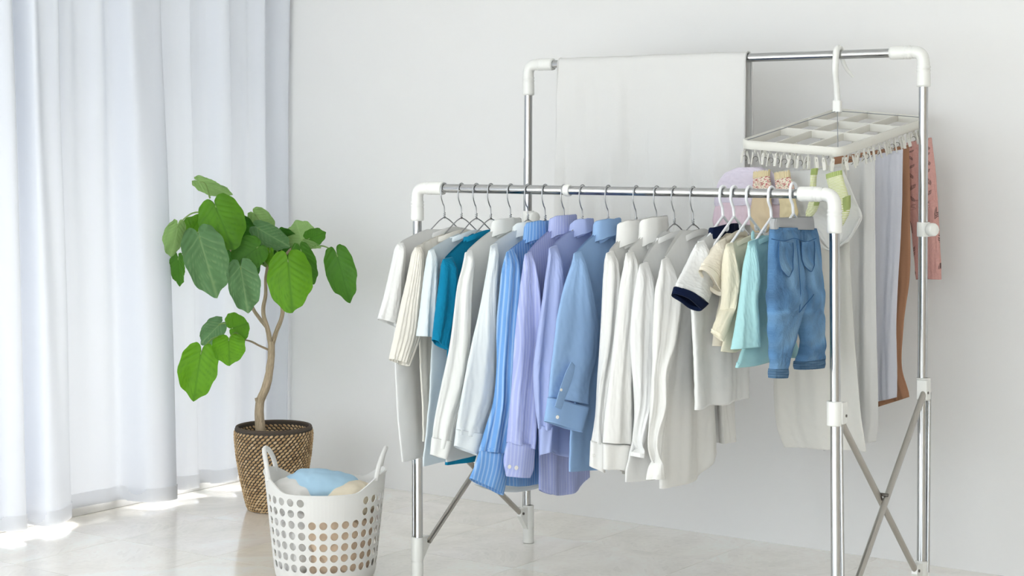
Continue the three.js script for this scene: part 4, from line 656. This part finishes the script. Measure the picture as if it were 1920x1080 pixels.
  part('soil', grid(40, 10, (u, v) => { const a = u * Math.PI * 2, r = v * (prof(0.82) - 0.013); return [PC.x + Math.cos(a) * r, 0.8 * H + 0.006 * N(Math.cos(a) * v * 8, Math.sin(a) * v * 8), PC.z + Math.sin(a) * r]; }), new THREE.MeshStandardMaterial({ color: '#4a3a2c', roughness: 1, side: THREE.DoubleSide }), t);
  const Q = (px, py, dd = 0) => at(px, py, D0 + dd);
  const bark = new THREE.MeshStandardMaterial({ map: canvasTexture(256, 256, (u, v) => { const n = tileNoise(u, v, 6), m = tileNoise(u, v, 30, 3), r = Math.pow(Math.max(0, Math.sin(v * 40 + n * 4)), 12) * 18; return [186 + 22 * n + 22 * m - r, 168 + 20 * n + 20 * m - r, 142 + 20 * n + 18 * m - r]; }, 1, 3), roughness: 0.9, bumpMap: crumpleBump, bumpScale: 0.003 });
  const trunk = part('trunk', taperTube([Q(490, 828), Q(488, 800), Q(486, 772), Q(488, 752), Q(499, 725), Q(506, 690), Q(509, 655), Q(508, 640)], [10.5, 9.5, 8.5, 8.2, 8, 7.2, 6.6, 6.4].map(r => r * k), 80, 18), bark, t);
  const br = (pts, r) => part('branch', taperTube(pts.map(p => Q(...p)), r.map(x => x * k), 50, 12), bark, t);
  br([[508, 650], [502, 618, 0.0], [494, 590, -0.02], [494, 575, -0.02], [498, 552, -0.03], [498, 525, -0.03], [501, 500, -0.02], [502, 478, -0.02]], [5, 4.6, 4.2, 4, 3.4, 3, 2.8, 2]);
  br([[510, 648], [518, 622, 0.03], [528, 596, 0.06], [530, 580, 0.06], [525, 555, 0.05], [524, 520, 0.04], [530, 490, 0.03], [548, 465, 0.03], [575, 468, 0.02]], [4.8, 4.4, 4, 3.8, 3.4, 3, 2.6, 2.2, 1.6]);
  br([[499, 612], [486, 596, 0.03], [474, 578, 0.05], [466, 555, 0.05], [458, 520, 0.04], [440, 480, 0.02], [410, 440, 0.0]], [3.6, 3.4, 3.2, 2.8, 2.4, 2, 1.4]);
  br([[506, 657], [486, 648, -0.02], [470, 640, -0.03], [456, 637, -0.03]], [2.2, 2, 1.8, 1.2]);
  br([[486, 760], [482, 752, -0.01], [480, 746, -0.01]], [4.5, 3.5, 2.6]);
  // leaves: stalk end, tip, width (pixels), how far before or behind the trunk, tip's lean, cup, tone, stalk root
  const toneOf = { bright: ['#588f1c', 0.3], mid: ['#4c8226', 0.26], dark: ['#37701c', 0.22], pale: ['#8fb46a', 0.34], grey: ['#5f8757', 0.16], lime: ['#6aa51e', 0.34] };
  const rl = rng(12), veinPale = new THREE.Color('#b3cf92'), veinDark = new THREE.Color('#2f5f14');
  const leafMaterial = Object.fromEntries(Object.entries(toneOf).map(([n, [c, tr]]) => [n, new THREE.MeshPhysicalMaterial({ color: '#ffffff', vertexColors: true, roughness: 0.5, side: THREE.DoubleSide, transmission: tr, thickness: 0, specularIntensity: 0.4 })]));
  const veinAt = (X, Y) => { let m = Math.exp(-Math.pow(Y / 0.022, 2)); const s = Math.abs(Y); for (let q = 0; q < 8; q++) { const o = q * 0.125 - 0.04, d = X - o - s * 0.62 + s * s * 0.2; m = Math.max(m, 0.75 * Math.exp(-Math.pow(d / 0.013, 2)) * (s > 0.01 ? 1 : 0)); } return m; };
  function leaf(B, T, W, dz, lean, cup, tone, root, side = 0, open = 1) {
    const b = Q(B[0], B[1], dz), tip = Q(T[0], T[1], dz + lean), ax = tip.clone().sub(b), L = ax.length(); ax.divideScalar(L);
    const toEye = EYE.clone().sub(b).normalize(); let n = toEye.clone().addScaledVector(ax, -toEye.dot(ax)).normalize(); n.applyAxisAngle(ax, side); const sd = ax.clone().cross(n).normalize(), hw = W * k / 2 / Math.cos(side), sN = rl() * 50, base = new THREE.Color(toneOf[tone][0]);
    const R = 18, A = 84, pos = [], col = [], idx = [], c = new THREE.Color();
    for (let i = 0; i <= R; i++) for (let j = 0; j < A; j++) {
      const f = j / A * Math.PI * 2 - Math.PI, af = Math.abs(f), q = i / R;
      const rad = table([[0, 1], [0.1, 0.965], [0.3, 0.91], [0.55, 0.845], [0.8, 0.765], [1.1, 0.655], [1.4, 0.56], [1.7, 0.46], [2.0, 0.37], [2.4, 0.27], [2.75, 0.18 * lerp(1, open, 0.5)], [2.98, 0.1 * open], [Math.PI, 0.025]], af) * (1 + 0.022 * Math.sin(f * 13 + sN) + 0.05 * N(f * 2, sN));
      const X = Math.cos(f) * rad * q, Y = Math.sin(f) * rad * q / 0.585;
      const vein = veinAt(X, Y * 0.55), y2 = Y * hw, droop = -lerp(0.02, 0.14, rl.fixed ?? 0.5) * X * X * L;
      const h = cup * (Y * Y) * hw * 0.55 + droop + 0.075 * L * q * q * N(f * 1.6, sN, 2) + 0.016 * L * Math.sin(f * 9 + sN) * q * q * q - vein * 0.005 * L + 0.01 * L * Math.cos((X - Math.abs(Y) * 0.34) * 50) * Math.min(1, Math.abs(Y) * 4) * q;
      const p = b.clone().addScaledVector(ax, X * L).addScaledVector(sd, y2).addScaledVector(n, h);
      pos.push(p.x, p.y, p.z);
      const mot = 1 + 0.14 * N(X * 3, Y * 3, sN) ; c.copy(base).multiplyScalar(mot); if (tone === 'grey' || tone === 'pale') c.lerp(veinPale, vein * 0.3); else c.lerp(veinDark, vein * 0.4); col.push(c.r, c.g, c.b);
    }
    for (let i = 0; i < R; i++) for (let j = 0; j < A; j++) { const a = i * A + j, d = i * A + (j + 1) % A; idx.push(a, a + A, d, d, a + A, d + A); }
    const g = new THREE.BufferGeometry(); g.setAttribute('position', new THREE.Float32BufferAttribute(pos, 3)); g.setAttribute('color', new THREE.Float32BufferAttribute(col, 3)); g.setIndex(idx); g.computeVertexNormals();
    const m = part('leaf', g, leafMaterial[tone], t);
    if (root) { const a = Q(...root), mid = a.clone().lerp(b, 0.55).add(V3(0, 0.025, 0)); part('leaf_stalk', taperTube([a, mid, b.clone().addScaledVector(n, -0.001), b.clone().addScaledVector(ax, 0.008)], [1.7 * k, 1.5 * k, 1.3 * k, 1 * k], 20, 8), stalkMat, m); }
  }
  const stalkMat = new THREE.MeshStandardMaterial({ color: '#7d9a55', roughness: 0.7 });
  // top cluster
  leaf([374, 341], [434, 368], 30, 0.02, 0.03, 0.3, 'pale', [394, 372, 0.02], 0.5);
  leaf([348, 452], [378, 402], 46, 0.06, 0.03, -0.3, 'bright', [405, 440, 0.04], 0.2);
  leaf([404, 386], [437, 470], 84, -0.12, -0.05, -0.35, 'bright', [410, 440, 0.0], 0.1);
  leaf([333, 424], [321, 484], 40, -0.02, 0.02, -0.5, 'pale', [392, 398, 0.0], -0.35);
  leaf([334, 484], [335, 538], 28, 0.06, 0.03, 0.5, 'mid', [380, 470, 0.05], 0.6);
  leaf([374, 446], [408, 557], 80, -0.22, -0.02, 0.35, 'grey', [410, 440, 0.0], -0.15);
  leaf([424, 460], [424, 518], 48, 0.02, 0.05, 0.2, 'dark', [440, 480, 0.02], 0.3);
  leaf([446, 415], [478, 462], 44, 0.04, 0.03, 0.2, 'dark', [440, 480, 0.02], 0.2);
  leaf([449, 408], [472, 422], 18, 0.1, 0.02, 0.2, 'pale', null, 0.3);
  leaf([468, 462], [458, 538], 52, 0.05, 0.04, 0.2, 'dark', [500, 500, -0.02], 0.3);
  leaf([484, 463], [436, 500], 62, -0.1, -0.03, 0.35, 'mid', [500, 500, -0.02], 0.2);
  leaf([451, 502], [466, 588], 58, -0.18, -0.02, 0.4, 'grey', [500, 500, -0.02], -0.25);
  leaf([478, 402], [514, 440], 40, 0.05, 0.02, -0.5, 'pale', [501, 470, -0.02], 0.3);
  leaf([484, 428], [544, 464], 44, -0.05, 0.02, 0.6, 'grey', [501, 478, -0.02], 0.4);
  leaf([522, 442], [552, 500], 62, 0.05, 0.05, 0.2, 'dark', [530, 490, 0.03], 0.2);
  leaf([500, 462], [512, 510], 40, 0.08, 0.05, 0.2, 'dark', [530, 490, 0.03], 0.2);
  leaf([567, 452], [553, 411], 56, 0.02, 0.06, -0.3, 'pale', [575, 468, 0.02], -0.1);
  leaf([578, 448], [611, 436], 34, -0.02, -0.02, 0.2, 'mid', [575, 468, 0.02], 0.3);
  leaf([572, 454], [602, 465], 14, -0.02, 0.0, 0.1, 'pale', null, 0.3);
  leaf([540, 488], [548, 588], 82, -0.16, -0.05, -0.3, 'lime', [505, 500, -0.02], 0.1);
  leaf([564, 468], [586, 536], 42, -0.02, 0.03, 0.3, 'mid', [575, 468, 0.02], 0.3);
  leaf([632, 478], [655, 567], 56, -0.04, -0.02, 0.45, 'mid', [575, 468, 0.02], 0.15);
  leaf([506, 470], [505, 500], 18, -0.06, -0.01, 0.6, 'lime', [503, 490, -0.02], 0.5);
  // the low branch
  leaf([412, 608], [374, 646], 42, 0.03, 0.03, 0.3, 'grey', [456, 637, -0.03], 0.2);
  leaf([434, 616], [466, 606], 58, -0.04, -0.03, 0.3, 'bright', [456, 637, -0.03], 0.15);
  leaf([429, 636], [430, 684], 62, -0.08, -0.05, 0.3, 'lime', [456, 637, -0.03], 0.1, 0.7);
  leaf([377, 661], [362, 751], 72, -0.1, -0.03, 0.25, 'lime', [425, 630, -0.04], 0.1);
  shade(t);
}

// ------------------------------------------------------------ the laundry basket
{
  const BC = V3(1.222 * S, 0, 1.128 * S), D0 = depthOf(BC.x, BC.z), k = D0 / FOCAL;
  const t = thing('laundry_basket', BC, 'round white plastic laundry basket with rows of round holes and two loop handles', 'basket');
  const poly = new THREE.MeshPhysicalMaterial({ color: '#f8f7f4', roughness: 0.4, side: THREE.DoubleSide, transmission: 0.3, thickness: 0, specularIntensity: 0.5 });
  poly.roughness = 0.75;
  const r0 = 92 * k, r1 = 111 * k, HB = 176 * k, HA = Math.PI * 0.5 - YAW;      // the handles lie across the view
  const hx = Math.atan2(-RIGHT.z, RIGHT.x);                                      // angle of the handle on the far end of the view's right
  const ang = a => Math.cos(a - hx);
  const rimLift = a => { const c = Math.abs(ang(a)); return 24 * k * smooth(0.55, 1, c) * 1.2; };
  const P = (a, h, off = 0) => { const r = lerp(r0, r1, Math.pow(clamp(h / HB, 0, 1.6), 0.9)) - 0.012 * Math.exp(-h / 0.012) + off; return [BC.x + Math.cos(a) * r, h, BC.z - Math.sin(a) * r]; };
  const pos = [], uvs = [], idx = []; const vert = p => { pos.push(p[0], p[1], p[2]); uvs.push(p[0], p[1]); return pos.length / 3 - 1; };
  const quad = (a, b, c, d) => idx.push(a, b, c, a, c, d);
  const cols = 32, rowsN = 7, hStart = 28 * k, pitch = 20.4 * k, rh = 7.3 * k, TH = 0.0028;
  const eyeA = Math.atan2(-(EYE.z - BC.z), EYE.x - BC.x);
  const blank = (i, j) => { let d = (i + 0.5) / cols * 2 * Math.PI - (eyeA + 0.16); d = Math.atan2(Math.sin(d), Math.cos(d)); return j >= 5 && Math.abs(d) < 0.5; };
  for (let i = 0; i < cols; i++) {
    const a0 = i / cols * Math.PI * 2, a1 = (i + 1) / cols * Math.PI * 2;
    for (let j = 0; j < rowsN; j++) {
      const h0 = hStart + j * pitch, h1 = h0 + pitch, am = (a0 + a1) / 2, hm = (h0 + h1) / 2, rr = lerp(r0, r1, hm / HB), n = 24;
      if (blank(i, j)) { for (const off of [0, -TH]) for (let q = 0; q < 3; q++) { const b0 = lerp(a0, a1, q / 3), b1 = lerp(a0, a1, (q + 1) / 3); quad(vert(P(b0, h0, off)), vert(P(b1, h0, off)), vert(P(b1, h1, off)), vert(P(b0, h1, off))); } continue; }
      const sq = [], ci = [];
      for (let q = 0; q < n; q++) { const f = q / n * Math.PI * 2 + Math.PI / 4, c = Math.cos(f), s = Math.sin(f), m = Math.max(Math.abs(c), Math.abs(s)); sq.push([am + c / m * (a1 - a0) / 2, hm + s / m * pitch / 2]); ci.push([am + c * rh / rr, hm + s * rh]); }
      const so = sq.map(p => vert(P(p[0], p[1]))), co = ci.map(p => vert(P(p[0], p[1]))), si = sq.map(p => vert(P(p[0], p[1], -TH))), cin = ci.map(p => vert(P(p[0], p[1], -TH))), wo = ci.map(p => vert(P(p[0], p[1]))), wi = ci.map(p => vert(P(p[0], p[1], -TH)));
      for (let q = 0; q < n; q++) { const e = (q + 1) % n; quad(so[q], so[e], co[e], co[q]); quad(si[q], cin[q], cin[e], si[e]); quad(wo[q], wo[e], wi[e], wi[q]); }
    }
  }
  const hTop = hStart + rowsN * pitch, strip = (fa, fb, seg, n) => { const m = []; for (let j = 0; j <= n; j++) { const row = []; for (let i = 0; i < seg; i++) { const a = i / seg * Math.PI * 2; row.push(vert(P(a, lerp(fa(a)[0], fb(a)[0], j / n), lerp(fa(a)[1], fb(a)[1], j / n)))); } m.push(row); } for (let j = 0; j < n; j++) for (let i = 0; i < seg; i++) { const e = (i + 1) % seg; quad(m[j][i], m[j][e], m[j + 1][e], m[j + 1][i]); } };
  const seg = cols * 3;
  strip(() => [0, 0], () => [hStart, 0], seg, 8); strip(() => [0, -TH], () => [hStart, -TH], seg, 6);
  strip(() => [hTop, 0], a => [HB + rimLift(a), 0], seg, 6); strip(() => [hTop, -TH], a => [HB + rimLift(a), -TH], seg, 6);
  strip(a => [HB + rimLift(a), -TH], a => [HB + rimLift(a), 0.003], seg, 1); strip(a => [HB + rimLift(a), 0.003], a => [HB + rimLift(a) - 0.006, 0.003], seg, 1);
  const c0 = vert([BC.x, 0.004, BC.z]), ringB = [...Array(seg).keys()].map(i => vert(P(i / seg * Math.PI * 2, 0.001, 0))); for (let i = 0; i < seg; i++) idx.push(c0, ringB[i], ringB[(i + 1) % seg]);
  const g = new THREE.BufferGeometry(); g.setAttribute('position', new THREE.Float32BufferAttribute(pos, 3)); g.setAttribute('uv', new THREE.Float32BufferAttribute(uvs, 2)); g.setIndex(idx); g.computeVertexNormals();
  part('body', g, poly, t);
  for (const sgn of [0, Math.PI]) {
    const pts = [], wd = []; for (let i = 0; i <= 14; i++) { const f = i / 14 * 2 - 1, a = hx + sgn + f * 0.5, h = HB + rimLift(a) * (1 - 0) - 0.012 + (46 * k) * Math.pow(1 - f * f, 0.62); pts.push(V3(...P(a, Math.min(h, HB * 1.16), -0.001).map((q, n) => n === 1 ? h : q))); }
    part('handle', tube(pts, 0.0078, 60, 12), poly, t);
  }
  // what lies in the basket
  const heap = (name, label, col, o) => {
    const c = BC.clone().add(o.at), u = thing(name, c, label, 'cloth'), m = cloth(col, { bump: terryBump, bumpScale: 0.001, through: 0.05 });
    part('folded_cloth', new THREE.SphereGeometry(1, 96, 60).scale(...o.r), m, u).position.set(0, 0, 0);
    const p = u.children[0].geometry.attributes.position; u.children[0].geometry.translate(c.x, c.y, c.z);
    for (let i = 0; i < p.count; i++) { const x = p.getX(i), y = p.getY(i), z = p.getZ(i), d = Math.hypot(x / o.r[0], y / o.r[1], z / o.r[2]) || 1, n = 1 + 0.16 * N(x * 14 + o.s, y * 14, z * 14) + 0.1 * N(x * 32, y * 32 + o.s, z * 32) + 0.13 * Math.abs(N(x * 9 + z * 6, y * 5, o.s)); let X = x * n, Y = y * n, Z = z * n; const hy = c.y + Y, rm = (hy < HB ? lerp(r0, r1, Math.pow(clamp(hy / HB), 0.9)) - 0.012 : r1 - 0.004) - 0.004, ax = X + o.at.x, az = Z + o.at.z, d2 = Math.hypot(ax, az); if (d2 > rm) { X = ax * rm / d2 - o.at.x; Z = az * rm / d2 - o.at.z; } if (hy < 0.012) Y = 0.012 - c.y; p.setXYZ(i, X, Y, Z); }
    u.children[0].geometry.computeVertexNormals(); u.rotation.set(0, o.turn ?? 0, o.tilt ?? 0);
    return u;
  };
  heap('hand_towel', 'light blue terry towel on top of the laundry in the white basket', '#b9dcf2', { at: V3(-0.005, HB * 0.985, 0.0), r: [0.115, 0.052, 0.085], s: 2, turn: YAW, tilt: -0.14 });
  heap('folded_towel', 'white towel at the handle side of the laundry basket beside the blue one', '#f2f0ec', { at: V3(-RIGHT.x * 0.095, HB * 0.88, -RIGHT.z * 0.095), r: [0.09, 0.06, 0.09], s: 7 });
  heap('folded_towel', 'cream towel peeking over the basket rim in front of the blue towel', '#f0e4cc', { at: V3(RIGHT.x * 0.09 - VIEW.x * 0.03, HB * 0.88, RIGHT.z * 0.09 - VIEW.z * 0.03), r: [0.085, 0.055, 0.085], s: 11 });
  heap('folded_towel', 'peach cloth showing through the holes of the laundry basket on the rack side', '#efd6bb', { at: V3(RIGHT.x * 0.055 - VIEW.x * 0.02, HB * 0.42, RIGHT.z * 0.055 - VIEW.z * 0.02), r: [0.125, 0.13, 0.15], s: 15 });
  heap('folded_towel', 'white cloth showing through the holes of the laundry basket on the planter side', '#f1efec', { at: V3(-RIGHT.x * 0.06, HB * 0.38, -RIGHT.z * 0.06), r: [0.125, 0.13, 0.15], s: 19 });
}

renderer.render(scene, camera);
